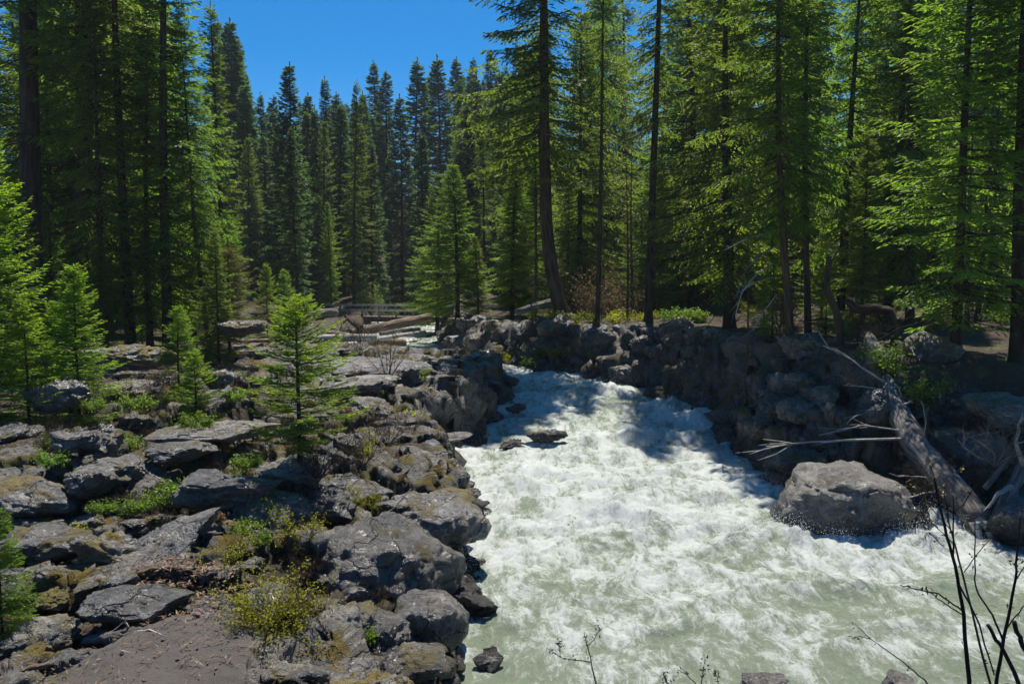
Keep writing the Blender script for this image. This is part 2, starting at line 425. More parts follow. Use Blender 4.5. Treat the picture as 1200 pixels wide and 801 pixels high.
def terrain(x, y):
    """height without the fine relief, plus masks"""
    wx = x + .45 * gnoise(x * .8, y * .8, s=3) + .22 * gnoise(x * 2.3, y * 2.3, s=4)
    wy = y + .45 * gnoise(x * .8, y * .8, s=5) + .22 * gnoise(x * 2.3, y * 2.3, s=6)
    dl, dr, dn = segdist(wx, wy, LB), segdist(wx, wy, RB), segdist(wx, wy, NB)
    ins = inside(wx, wy)
    sd = np.minimum(np.minimum(dl, dr), dn); sd = np.where(ins, -sd, sd)
    wl_ = wlevel(y)
    # left bank
    topl = np.interp(y, [0, 7, 9, 12, 15, 20, 26, 33, 38, 45, 60, 75, 160], [2.6, 1.0, 1.1, 1.25, 1.55, 1.75, 1.95, 2.1, 1.85, 1.8, 2.0, 3.4, 22])
    topl = topl + np.clip(dl - 5, 0, 12) * .055 + np.clip(dl - 14, 0, 60) * .06
    topl = topl * (1 - .62 * (1 - sst(.2, 3.0, dl)) * (1 - sst(14, 18, y)))
    hl = wl_ * 0 + topl * sst(-.25, .75, sd)
    hl = np.maximum(hl, wl_ * sst(-.3, .3, sd))
    # right bank
    topr = np.interp(y, [0, 14, 19, 23, 28, 36, 47, 60, 75, 160], [2.6, 2.7, 3.0, 3.2, 3.2, 3.25, 2.8, 3.0, 4.5, 24])
    wid = np.interp(y, [12, 17, 21, 24, 60], [4.2, 3.8, 2.6, 1.9, 1.8])
    t = np.clip((sd + .2) / wid, 0, 1)
    prof = .62 * sst(0, .55, t) + .38 * sst(.35, 1, t)
    hr = topr * prof + np.clip(sd - 3, 0, 12) * .05 + np.clip(sd - 12, 0, 80) * .10
    hr = np.maximum(hr, wl_ * sst(-.3, .3, sd))
    # near bank (under the camera, below the frame)
    hn = np.minimum(3.25, np.interp(y, [-20, 3.2, 6, 8.5, 12], [4.0, 3.2, 1.5, .5, .3])) * sst(-.2, .6, sd)
    k = 1.2
    a, b, c = np.exp(-dl * k), np.exp(-dr * k), np.exp(-dn * k)
    far = (dl > 15) & (dr > 15) & (dn > 15)
    s_ = a + b + c + 1e-30
    a, b, c = a / s_, b / s_, c / s_
    mn = np.argmin(np.stack([dl, dr, dn]), 0)
    a, b, c = [np.where(far, (mn == i) * 1.0, w) for i, w in enumerate((a, b, c))]
    # where camera-bank meets the left bank keep the lower of the two below the frame
    h = a * hl + b * hr + c * hn
    h = np.where(y < 7, np.minimum(h, hn + 10 * sst(5, 9, y)), h)
    h = np.where(sd < -.25, np.minimum(h, wl_ - .8 * sst(.25, .9, -sd)), h)
    # masks
    rocky_l = a * (1 - sst(6.5, 11, dl)) * (1 - sst(40, 50, y))
    rocky_r = b * (1 - sst(1.5, 2.9, sd))
    rocky = np.clip(rocky_l + rocky_r + c, 0, 1)
    rocky = np.where(sd < 0, 1, rocky)
    sand = np.exp(-(((x + 3.55) / 1.05) ** 2 + ((y - 7.2) / 1.9) ** 2) ** 2) * 1.0
    forest = 1 - rocky
    # ledges and blocks
    lx, ly = x + .3 * gnoise(x * 1.1, y * 1.1, s=21), y + .3 * gnoise(x * 1.1, y * 1.1, s=22)
    F1, F2, ID, ox, oy = worley2(lx / 1.9, ly / 1.25, 31)
    g1, g2, jd, px_, py_ = worley2(lx / .62 + 5, ly / .5, 32)
    e1, e2 = sst(0, .13, F2 - F1), sst(0, .16, g2 - g1)
    blk = (ID - .5) * .5 + .22 * (ox * (ID * 7 % 1 - .5) + oy * (ID * 13 % 1 - .5)) - .22 * (1 - e1)
    blk2 = (jd - .5) * .17 - .09 * (1 - e2) + .12 * (px_ * (jd * 7 % 1 - .5) + py_ * (jd * 13 % 1 - .5))
    amp = rocky * (1 - .97 * sst(.15, .6, sand)) * (1 - .65 * b)
    h = h + amp * (blk + blk2 * (.35 + .65 * sst(-.3, .3, gnoise(x * .35, y * .35, s=9))))
    h = h + (1 - rocky) * (.16 * fbm(x * .45, y * .45, s=41, o=4) + .05 * fbm(x * 2, y * 2, s=42, o=3))
    h = np.where(sand > .05, h * (1 - sst(.1, .6, sand)) + sst(.1, .6, sand) * (1.12 + .05 * (y - 7.5) + .05 * fbm(x * 1.2, y * 1.2, s=8, o=3)), h)
    soil = amp * np.clip((1 - e1) * .9 + .8 * (1 - e2) * (jd > .3) + .8 * (.32 - ID).clip(0) * 4, 0, 1) * sst(.4, 1.2, sd) * a
    return h, sd, np.clip(rocky, 0, 1), np.clip(forest + .75 * soil, 0, 1), sand, b

def Hgt(x, y):
    return float(terrain(np.array([float(x)]), np.array([float(y)]))[0][0])

ys = [-14, -9, -5, -2, 0.5, 2]
yy = 3.0
while yy < 420:
    ys.append(yy); yy += max(.03, .0042 * yy) if yy < 60 else .02 * yy
ys = np.array(ys)
us = np.concatenate([-np.geomspace(6, .78, 40), np.linspace(-.77, .77, 540), np.geomspace(.78, 6, 40)])
GX = us[None, :] * np.sqrt(np.maximum(ys, 0) ** 2 + 16)[:, None]; GY = np.repeat(ys[:, None], len(us), 1)
gx, gy = GX.ravel(), GY.ravel()
gh, gsd, grock, gforest, gsand, gb = terrain(gx, gy)
P = np.stack([gx, gy, gh], 1).reshape(len(ys), len(us), 3)
du = np.gradient(P, axis=1); dv = np.gradient(P, axis=0)
Nn = np.cross(du, dv).reshape(-1, 3); Nn /= np.linalg.norm(Nn, axis=1)[:, None] + 1e-9
P = P.reshape(-1, 3)
near = (gy < 75) & (np.abs(gx) < 60)
disp = np.zeros(len(P))
pn = P[near]
steep = 1 - np.clip(Nn[near][:, 2], 0, 1)
w1, w2, wid_ = worley3(pn / np.array([1.15, 1.15, .8]) + .25 * np.stack([gnoise(pn[:, 0], pn[:, 1], pn[:, 2], i) for i in (51, 52, 53)], 1), 61)
v1, v2, vid = worley3(pn / .42, 62)
wallm = grock[near] * sst(.10, .45, steep)
lump = (.55 - w1) * .75 + (wid_ - .5) * .45 - .25 * (1 - sst(0, .12, w2 - w1))
lump2 = (.5 - v1) * .34 + (vid - .5) * .26 - .10 * (1 - sst(0, .14, v2 - v1))
fin = fbm(pn[:, 0] * 2.6, pn[:, 1] * 2.6, pn[:, 2] * 2.6, 70, 5, .6)
sm = 1 - .95 * sst(.1, .6, gsand[near])
disp[near] = wallm * (lump + lump2) + sm * (grock[near] * .07 + .015) * fin
disp *= np.clip(gb * .3 + .7, 0, 1)
P = P + Nn * disp[:, None]
nu = len(us)
ii, jj = np.meshgrid(np.arange(len(ys) - 1), np.arange(nu - 1), indexing='ij')
Q = np.stack([ii * nu + jj, ii * nu + jj + 1, (ii + 1) * nu + jj + 1, (ii + 1) * nu + jj], -1).reshape(-1, 4)
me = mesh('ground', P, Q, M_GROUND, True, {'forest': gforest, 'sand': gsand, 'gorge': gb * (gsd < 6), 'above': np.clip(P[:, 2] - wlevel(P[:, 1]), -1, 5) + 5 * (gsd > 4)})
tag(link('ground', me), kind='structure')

# ------------------------------------------------------------------ water
wy_ = []
d = 5.5
while d < 75:
    wy_.append(d); d += max(.022, d * d / (900 * 5) * 1.0) if d < 40 else .6
wy_ = np.array(wy_); wu = np.linspace(-.30, 1.0, 620)
WX = wu[None] * (wy_[:, None] + 1.0); WY = np.repeat(wy_[:, None], len(wu), 1)
x, y = WX.ravel(), WY.ravel()
_, wsd, *_r = terrain(x, y)
mound = np.zeros(len(x)); spl = []
for (px, py, dd, hh, rx, ry) in [(690, 527, 23.3, .34, .7, .5), (735, 540, 22.0, .2, .8, .5), (640, 548, 22, .22, .7, .4), (610, 575, 19.2, .2, .9, .4), (720, 622, 16.2, .34, .8, .6), (660, 640, 15.6, .18, 1, .4),
                                 (780, 480, 27.4, .4, .9, .5), (825, 495, 26, .45, .7, .6), (650, 455, 31.8, .3, .9, .7), (700, 470, 29.8, .35, 1.3, .5), (630, 480, 28.5, .25, .9, .5), (760, 520, 24.5, .25, 1.1, .4),
                                 (800, 590, 18, .2, 1.1, .5), (850, 640, 15.4, .18, 1.2, .4), (960, 655, 14.9, .25, 1.2, .35), (1080, 645, 15.0, .22, 1.0, .4), (1120, 620, 16, .3, .6, .5), (880, 580, 18.8, .2, .5, .6)]:
    c = at(px, py, dd)
    mound += hh * np.exp(-((x - c.x) / rx) ** 2 - ((y - c.y) / ry) ** 2) * (1 + .9 * gnoise(x * 2.6, y * 2.6, s=77))
turb = np.interp(y, [7, 10, 13, 16, 24, 36, 42, 60], [.4, .5, .75, 1.05, .95, .8, .6, .5])
qx = x + .35 * gnoise(x * .7, y * .7, s=81); qy = y + .35 * gnoise(x * .7, y * .7, s=82)
r1 = 1 - 2 * np.abs(gnoise(qx * .55, qy * .62, s=83)); r2 = 1 - 2 * np.abs(gnoise(qx * 1.3, qy * 1.5, s=84)); r3 = 1 - 2 * np.abs(gnoise(qx * 3.1, qy * 3.3, s=85))
n4 = fbm(qx * 6.5, qy * 7, s=86, o=3)
ph = y * 3.3 + .55 * x + 2.4 * gnoise(x * .35, y * .35, s=89) * 2
cw = np.sin(ph) * sst(-.25, .35, gnoise(x * .3 + 7, y * .25, s=90)) * np.interp(y, [8, 11, 15, 26, 33], [.25, .6, 1, 1, .3])
n5 = fbm(x * 17, y * 15, s=88, o=2)
zw = wlevel(y) + turb * (.15 * (r1 - .3) + .10 * (r2 - .3) * (.5 + .5 * r1) + .065 * cw + .040 * (r3 - .3) + .024 * n4 + .010 * n5) + mound * .8 - .03
foam = .34 + .22 * (turb - .6) + .38 * gnoise(x * .5, y * .38, s=87) + .24 * gnoise(x * 1.5, y * .9, s=91) + .35 * (mound > 0) * np.clip(mound * 2, 0, 1) + .16 * (r2 - .4) + .14 * (r3 - .3) + .10 * n4 + .16 * cw + .16 * sst(-.5, .1, wsd)
foam += .09 - .13 * (1 - sst(9.5, 13.5, y)) - .10 * sst(1.5, -.5, x) * sst(17, 13, y) - .10 * sst(6, 8, x) * sst(16, 12, y) + .06 * sst(13, 16, y) * sst(28, 22, y)
P = np.stack([x + .05 * turb * n4, y + .05 * turb * r3, zw], 1)
nu = len(wu)
ii, jj = np.meshgrid(np.arange(len(wy_) - 1), np.arange(nu - 1), indexing='ij')
Q = np.stack([ii * nu + jj, ii * nu + jj + 1, (ii + 1) * nu + jj + 1, (ii + 1) * nu + jj], -1).reshape(-1, 4)
keep = (wsd < .9)
Q = Q[keep[Q].any(1)]
used = np.unique(Q); remap = np.zeros(len(P), int); remap[used] = np.arange(len(used))
tag(link('river_water', mesh('river_water', P[used], remap[Q], M_WATER, True, {'foam': foam[used]})), kind='structure')
# droplets flung from the crests
rg = np.random.default_rng(5)
cand = np.where((wsd < -.15) & (y > 12.5) & (y < 34) & (mound + .12 * turb * (r1 > .55) * (r2 > .5) > .16))[0]
edge = np.where((wsd > -.22) & (wsd < .02) & (y > 13) & (y < 34) & (r2 > .1))[0]
pk = np.concatenate([rg.choice(cand, 11000), rg.choice(edge, 4500)])
hgt = rg.exponential(.095, len(pk)) * (1 + 1.6 * np.clip(mound[pk], 0, .5)); c = P[pk] + np.stack([rg.normal(0, .06, len(pk)), rg.normal(0, .06, len(pk)), hgt], 1)
rad = rg.uniform(.003, .010, len(pk)) * np.exp(-hgt)
oct_ = np.array([(1, 0, 0), (-1, 0, 0), (0, 1, 0), (0, -1, 0), (0, 0, 1.3), (0, 0, -1.3)], float)
ot = np.array([(0, 2, 4), (2, 1, 4), (1, 3, 4), (3, 0, 4), (2, 0, 5), (1, 2, 5), (3, 1, 5), (0, 3, 5)])
V = (c[:, None] + oct_[None] * rad[:, None, None]).reshape(-1, 3)
T = (ot[None] + 6 * np.arange(len(pk))[:, None, None]).reshape(-1, 3)
m_drop, nt_, out_ = newmat('droplets'); N(nt_).bsdf(out_, (.8, .82, .82), .2, .5)
tag(link('spray', mesh('spray', V, T, m_drop, True)), 'white spray flung up from the rapids', None, None, 'stuff')

# ------------------------------------------------------------------ rocks
import bmesh
def ico(n):
    bm = bmesh.new(); bmesh.ops.create_icosphere(bm, subdivisions=n, radius=1.0)
    v = np.array([q.co[:] for q in bm.verts]); f = np.array([[w.index for w in q.verts] for q in bm.faces]); bm.free()
    return v, f
ICO5, ICO5F = ico(5); ICO4, ICO4F = ico(4); ICO1, ICO1F = ico(1)
def rock_mesh(seed, mat, cuts=12, lo=.55, hi=.95, soft=.12, rough=.10, pits=0.0, dims=(1, 1, 1), hires=True, creases=0.0, facet=.09):
    v, f = (ICO5, ICO5F) if hires else (ICO4, ICO4F)
    r = np.random.default_rng(seed); v = v.copy() * 1.08
    fixed = cuts if isinstance(cuts, list) else None
    for i in range(len(cuts) if fixed else cuts):
        if fixed: n, dd = np.array(fixed[i][0], float), fixed[i][1]
        else: n = r.normal(size=3); n[2] *= .9; dd = r.uniform(lo, hi)
        n /= np.linalg.norm(n)
        e = v @ n - dd
        push = np.where(e > 0, e - soft * np.log1p(np.maximum(e, 0) / soft) * .35, 0)
        v -= push[:, None] * n
    v *= np.asarray(dims)
    nn = v / np.linalg.norm(v, axis=1)[:, None]; o = seed * 3.7
    k = rough * fbm(v[:, 0] * 1.7 + o, v[:, 1] * 1.7, v[:, 2] * 1.7, seed, 5, .5)
    k += -.35 * rough * np.abs(fbm(v[:, 0] * 1.1 - o, v[:, 1] * 1.1, v[:, 2] * 1.6, seed + 50, 3))
    k += .5 * rough * (fbm(v[:, 0] * 4.5 + o, v[:, 1] * 4.5, v[:, 2] * 4.5, seed + 20, 4, .6))
    b1, b2, bi = worley3(v * 2.6 + o, seed + 30); k += (bi - .5) * facet - facet * .55 * (1 - sst(0, .12, b2 - b1))
    if creases:
        a1, a2, ai = worley3(v * 1.5 + o, seed + 9); k -= creases * (1 - sst(0, .1, a2 - a1)); k += (ai - .5) * creases * .9
    if pits:
        a1, a2, ai = worley3(v * 4.2 + o, seed + 5); k -= pits * (ai > .45) * sst(.38, .12, a1)
        a1, a2, ai = worley3(v * 8.5 + o, seed + 6); k -= pits * .5 * (ai > .55) * sst(.38, .12, a1)
    v = v + nn * k[:, None]
    return mesh('boulder', v, f, mat, True)

RK = {
    'round': rock_mesh(1, M_ROCKB, 16, .62, .98, .25, .09, .05, (1, .95, .85), facet=.02),
    'round2': rock_mesh(2, M_ROCK, 14, .62, 1.0, .25, .12, .05, (1, 1, .8), facet=.03),
    'dome': rock_mesh(3, M_ROCK, 14, .6, 1.0, .2, .13, .05, (1.1, 1, .75), True, .03, .035),
    'block': rock_mesh(4, M_ROCK, 16, .5, .85, .04, .10, 0, (1, .9, .7), True, .04),
    'block2': rock_mesh(5, M_ROCKB, 15, .5, .8, .04, .10, 0, (1.15, .85, .65), True, .05),
    'slab': rock_mesh(6, M_ROCKB, 12, .55, .9, .05, .08, 0, (1.2, 1, .34), True, .03),
    'plate': rock_mesh(14, M_ROCKG, 12, .6, .95, .05, .09, 0, (1.3, 1.05, .26), True, .06),
    'slab2': rock_mesh(7, M_ROCK, 12, .55, .9, .05, .10, 0, (1.1, .9, .4), True, .05),
    'mossy': rock_mesh(8, M_ROCKM, 14, .55, .95, .15, .18, 0, (1, .95, .7), True, .04),
    'mossy2': rock_mesh(9, M_ROCKM, 14, .55, .9, .1, .2, 0, (1.1, .9, .6), True, .05),
    'jag': rock_mesh(10, M_ROCK, 18, .45, .85, .03, .14, 0, (1, .9, .8), True, .07),
    'jag2': rock_mesh(11, M_ROCK, 18, .45, .8, .03, .14, 0, (.9, 1, .95), True, .07),
    'great': rock_mesh(13, M_GREAT, [((-.1, -.15, 1), .62), ((.45, -.1, .9), .66), ((-.75, -.55, .1), .66), ((.35, -.95, -.12), .62), ((-.2, -1, .12), .72), ((1, -.2, .1), .85), ((-1, .1, .35), .72), ((-.6, -.2, .8), .66), ((.1, 1, .1), .7), ((.8, -.6, .5), .78), ((-.3, -.75, .6), .74)], soft=.08, rough=.09, pits=.035, dims=(1.1, .95, .95), creases=.03, facet=.04),
    'big': rock_mesh(12, M_ROCKB, 12, .55, .92, .06, .12, .035, (1.15, .9, .8), True, .05),
}
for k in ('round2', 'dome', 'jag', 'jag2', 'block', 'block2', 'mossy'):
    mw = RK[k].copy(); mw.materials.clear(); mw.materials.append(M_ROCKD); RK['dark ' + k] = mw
def boulder(kind, px, py, d, wpx, label, dims=(1, 1, 1), rz=None, tilt=(0, 0), group=None, cat='boulder', name='boulder', loc=None):
    """py is the middle of the boulder; wpx its half width in photo pixels"""
    c = loc if loc is not None else at(px, py, d); s = wpx / F * d
    o = link(name, RK[kind]); o.location = c; o.scale = (s * dims[0], s * dims[1], s * dims[2])
    o.rotation_euler = (tilt[0], tilt[1], rnd.uniform(0, 6.28) if rz is None else rz)
    return tag(o, label, cat, group)

# named boulders of the near bank, following the photograph
boulder('round', 494, 733, 10.6, 50, 'rounded pitted grey boulder at the water edge below the tall cracked one', (1.08, 1.05, 1.0), 1.0)
boulder('dome', 455, 668, 12.0, 92, 'tall cracked grey boulder with mossy flank standing over the pool', (.85, .9, .95), .4)
boulder('dome', 500, 610, 13.8, 66, 'broad dark rounded boulder jutting furthest into the white water', (1, .9, .75), 2.2)
boulder('round2', 522, 590, 14.6, 40, 'smooth wet brown hump behind the broad jutting boulder', (1, .8, .5), .3)
boulder('block', 365, 668, 11.6, 50, 'flat-topped pale block between the leafy shrub and the cracked boulder', (1, 1, .8), .5)
boulder('round2', 390, 745, 9.8, 44, 'dark ridged rock just below the yellow-leaved shrub', (1, 1, .9), 1.2)
boulder('round2', 440, 738, 9.9, 46, 'worn humped rock touching the pitted round boulder', (1, .9, .8), 2.0)
boulder('slab2', 470, 785, 9.3, 58, 'low cracked slab with a water hollow at the river edge', (1, .9, 1), .2)
boulder('dome', 405, 790, 8.9, 46, 'dark broken rock beside the cracked low slab', (1, 1, .8), .9)
boulder('block2', 415, 700, 11.0, 40, 'grey lumpy rock wedged above the ridged dark rock', (1, 1, .8), 2.8)
boulder('block', 285, 778, 8.3, 50, 'dark angular rock half buried in silt under the leafy shrub', (1, .8, .9), .2, (.5, .3))
boulder('slab', 190, 640, 10.8, 62, 'slanting mossy slab above the bark litter', (1, .7, .9), .3, (.3, -.4))
boulder('block2', 225, 545 + 115, 10.6, 36, 'grey wedge rock lying behind the bark litter', (1, .8, .7), .6)
boulder('mossy', 55, 640, 11.2, 62, 'ochre moss covered hump by the edge fir frond', (1, .8, .6), .1)
boulder('mossy2', 130, 655, 10.6, 52, 'tilted wedge half covered by golden moss', (1, .7, .9), 1.0, (.3, .4))
boulder('slab', 160, 705, 9.2, 52, 'thick grey slab resting over the gnarled root', (1, .8, 1.1), .2, (.1, .1))
boulder('block', 52, 752, 8.9, 50, 'large bluish angular block by the pale driftwood stick', (1, .9, .9), .7, (.1, .1))
boulder('block2', 20, 790, 8.2, 30, 'pale wedge in the lowest corner of the stony bank', (1, .8, .9), .3)
boulder('jag', 15, 700, 9.8, 46, 'dark jagged rock behind the bluish block', (1, .9, .8), 2.3)
boulder('jag2', 70, 700, 9.9, 36, 'narrow leaning rock behind the thick grey slab', (1, .8, .7), .3, (.4, 0))
boulder('slab2', 25, 585, 12.3, 54, 'pale tilted plate at the picture edge above the mossy hump', (1, 1, 1), .8, (.2, .3))
boulder('block', 105, 562, 12.8, 42, 'squared dark block below the stacked trio of stones', (1, .9, .75), .2)
boulder('block2', 85, 520, 14.0, 36, 'dark capstone of the stacked trio of stones', (1, 1, .8), 1.4)
boulder('jag2', 122, 516, 14.2, 38, 'upright cracked stone in the stacked trio', (.9, .9, .95), .1)
boulder('block', 145, 548, 13.4, 38, 'boxy stone closing the stacked trio', (1, .9, .7), 2.5)
boulder('jag', 65, 470, 17.0, 40, 'shadowed boulder under the low fir boughs', (1, 1, .8), .6)
boulder('mossy2', 150, 418, 20.5, 44, 'moss topped outcrop before the dark tree trunks', (1.1, .8, .5), .2)
boulder('mossy', 282, 385, 27, 34, 'orange mossed stump-like rock below the olive tree', (1, .9, .5), 1.2)
boulder('jag', 255, 448, 19.0, 22, 'small black pointed rock on the pale ledge', (1, .9, .8), .2)
boulder('block', 205, 530, 14.0, 40, 'flat stone on the ledge behind the sapling', (1.2, .9, .5), .4)
boulder('slab', 250, 505, 15.5, 52, 'wide sunlit plate of rock beside the sapling', (1.2, 1, .7), .1)
boulder('block2', 260, 580, 12.4, 60, 'dark fissured ledge block with green plants on top', (1.2, .9, .8), .2)
boulder('jag2', 380, 590, 13.2, 52, 'craggy grey rock under the sapling roots', (1.1, 1, .8), .5)
boulder('dome', 320, 600, 12.6, 48, 'bluish rounded rock in the shade of the sapling', (1, 1, .8), 1.3)
boulder('jag', 352, 558, 13.7, 46, 'dark rock the sapling stands on', (1.2, 1, .6), 1.3)
# ledge beyond the sapling
boulder('block', 470, 560, 16.8, 34, 'pale brown rock between bare brush and rapids', (1.1, 1, .7), .3)
boulder('mossy', 478, 512, 20.5, 34, 'moss draped rock face under golden grass', (1, .8, 1.0), .3)
boulder('jag2', 552, 498, 24.6, 30, 'dark bulging rock at the river bend', (1, .8, .9), .2)
boulder('jag', 520, 472, 26.0, 28, 'split rock above the river bend', (1, .9, .8), 2.2)
boulder('block', 584, 466, 28.6, 26, 'smooth rock nose where the chute turns', (1, .8, 1), .4)
boulder('block2', 553, 440, 29.6, 26, 'upper block of the rock nose', (1.2, 1, .6), 1.1)
boulder('block', 455, 470, 23.5, 30, 'brown stepped block below the flat ledge', (1.2, 1, .7), .2)
boulder('slab', 500, 437, 28.5, 50, 'flat pale ledge plate above the stepped block', (1.3, 1, .6), .1)
boulder('block', 520, 506, 24.0, 20, 'square dark block low in the outcrop at the river bend', (1, .9, .9), .6)
boulder('jag', 565, 470, 27.0, 22, 'tilted slab-sided block between the bend rock and the rock nose', (1, .9, 1), 1.6, (.2, .2))
boulder('mossy2', 528, 440, 27.5, 20, 'yellow mossed block on the ledge edge above the bend', (1.2, .9, .6), .6)
boulder('jag2', 590, 445, 30.4, 22, 'grey topped block crowning the rock nose', (1.2, .9, .7), 2.6)
boulder('block2', 575, 490, 26.0, 20, 'dark lower step of the rock nose', (1, .9, .8), 2.0)
boulder('jag', 495, 525, 22.2, 18, 'brown broken block at the foot of the moss draped rock', (1, .9, .8), 2.9)
boulder('jag', 640, 513, 23.2, 26, 'low wet black reef in the rapids', (1.1, .7, .45), .1)
boulder('jag2', 600, 520, 23.0, 22, 'small wet reef next to the bank', (1.2, .7, .5), .8)
boulder('jag', 605, 480, 26.6, 14, 'black wet stone at the foot of the rock nose', (1.1, .8, .6), .8)
boulder('round2', 545, 683, 12.6, 14, 'small dark pebbly rock at the foot of the cracked boulder', (1.0, 1, .8), .8)
for i, (px, py, d, w, lab) in enumerate([(452, 432, 26.5, 40, 'broad sunlit plate of pale rock behind the stepped block'), (505, 424, 31, 44, 'bright flat slab on top of the ledge near the rock nose'), (478, 414, 34.5, 44, 'thin pale slab at the back of the ledge below the log pile'),
                                    (540, 420, 32.5, 30, 'small bright slab at the back corner of the rock nose'), (425, 450, 22.5, 44, 'pale slab beside the sapling boughs on the open ledge'), (410, 428, 27.5, 40, 'long pale plate hidden partly by the sapling')]):
    boulder('plate', px, py, d, w, lab, (1.25, .9, .75), i * 1.1 + .2, (.04, -.03))
# far bank
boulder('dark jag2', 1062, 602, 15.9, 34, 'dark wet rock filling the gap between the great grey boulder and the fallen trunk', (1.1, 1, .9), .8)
boulder('great', 990, 590, 15.6, 76, 'great angular grey boulder splashed by the rapids under the fallen trunk', (1.0, .95, .78), 0, (0, 0))
boulder('jag2', 930, 605, 16.4, 30, 'mossy dark lobe joined to the great grey boulder', (1, 1, .9), .2)
boulder('block', 1175, 480, 17.6, 48, 'shadowed bank rock behind the pale bare bush', (1.1, 1, .8), .4)
boulder('jag', 1118, 520, 18.8, 34, 'dark rock behind the leaning fallen trunk', (1, 1, .8), .7)
boulder('round2', 1092, 412, 20.6, 36, 'black domed boulder beside the wide fir trunk', (1.15, 1, .8), .9)
boulder('big', 1190, 608, 15.0, 40, 'grey rock at the picture edge under the pale driftwood root', (1, 1, .85), .9)
boulder('block2', 890, 800, 8.7, 34, 'brown flat rock breaking the water at the bottom edge', (1.1, .9, .5), .4)
boulder('round', 1052, 803, 8.6, 24, 'rounded brown stone at the bottom edge near the bare stems', (1.2, .9, .7), 1.4)
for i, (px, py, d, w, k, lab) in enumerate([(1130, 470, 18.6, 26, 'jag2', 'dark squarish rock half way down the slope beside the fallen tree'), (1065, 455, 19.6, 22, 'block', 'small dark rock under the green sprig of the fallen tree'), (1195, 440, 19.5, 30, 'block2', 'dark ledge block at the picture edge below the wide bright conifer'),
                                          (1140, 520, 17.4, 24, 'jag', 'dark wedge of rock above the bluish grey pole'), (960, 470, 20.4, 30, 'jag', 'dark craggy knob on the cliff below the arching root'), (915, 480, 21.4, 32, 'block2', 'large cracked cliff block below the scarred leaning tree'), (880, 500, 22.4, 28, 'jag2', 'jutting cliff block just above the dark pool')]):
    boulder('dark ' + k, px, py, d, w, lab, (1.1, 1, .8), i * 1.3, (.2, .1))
# wall blocks along the opposite cliff and its foot
WALL = ['jag', 'round2', 'jag', 'jag2', 'block', 'dome', 'block2', 'jag2']
rr_ = random.Random(21)
def along(Pl, t):
    seg = np.hypot(*(Pl[1:] - Pl[:-1]).T); c = np.concatenate([[0], np.cumsum(seg)]); s = t * c[-1]
    i = min(len(seg) - 1, int(np.searchsorted(c, s, 'right') - 1)); f = (s - c[i]) / seg[i]
    p = Pl[i] + (Pl[i + 1] - Pl[i]) * f; dv = (Pl[i + 1] - Pl[i]) / seg[i]
    return p, np.array([dv[1], -dv[0]])
wallL = RB[3:16]
for i in range(96):
    p, nrm = along(wallL, (i + rr_.random()) / 96)
    off = rr_.uniform(.0, 2.0); nrm = -nrm
    q = p + nrm * off
    z = Hgt(q[0], q[1]); s = rr_.choice([.28, .35, .42, .5, .6, .8, .95])
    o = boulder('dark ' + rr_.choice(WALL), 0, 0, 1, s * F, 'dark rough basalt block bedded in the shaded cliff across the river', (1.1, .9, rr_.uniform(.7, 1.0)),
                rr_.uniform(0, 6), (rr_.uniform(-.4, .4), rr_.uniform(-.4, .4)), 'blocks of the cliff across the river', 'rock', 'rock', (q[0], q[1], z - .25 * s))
# scattered stones over the near bank
sp = []
for i in range(2000):
    yq = rr_.uniform(8, 32); uq = rr_.uniform(-.66, -.02); xq = uq * yq
    if len(sp) > 165: break
    a_ = terrain(np.array([xq]), np.array([yq]))
    if a_[1][0] < .2 or a_[4][0] > .2 or a_[2][0] < .25: continue
    s = rr_.choice([.12, .16, .2, .25, .32, .42]) * (1 + yq / 60)
    sp.append(1)
    k = rr_.choice(['block', 'block2', 'slab', 'slab2', 'jag', 'jag2', 'mossy', 'mossy2'])
    boulder(k, 0, 0, 1, s * F, 'mossy lava stone strewn over the near stony bank' if 'mossy' in k else 'broken grey lava stone strewn over the near stony bank', (1.2, 1, rr_.uniform(.5, .9)), rr_.uniform(0, 6),
            (rr_.uniform(-.3, .3), rr_.uniform(-.3, .3)), 'mossy stones strewn on the near bank' if 'mossy' in k else 'broken stones strewn on the near bank', 'rock', 'rock', (xq, yq, a_[0][0] + .05 * s))

# ------------------------------------------------------------------ conifers
def leaf_quads(pos, dr, nrm, ll, lw):
    dr = dr / (np.linalg.norm(dr, axis=1)[:, None] + 1e-9)
    sdv = np.cross(dr, nrm); sdv /= np.linalg.norm(sdv, axis=1)[:, None] + 1e-9
    b = pos - dr * ll[:, None] * .35; t = pos + dr * ll[:, None] * .65; m = pos
    v = np.stack([b, m + sdv * lw[:, None] * .5, t, m - sdv * lw[:, None] * .5], 1).reshape(-1, 3)
    return v, np.arange(len(v)).reshape(-1, 4)

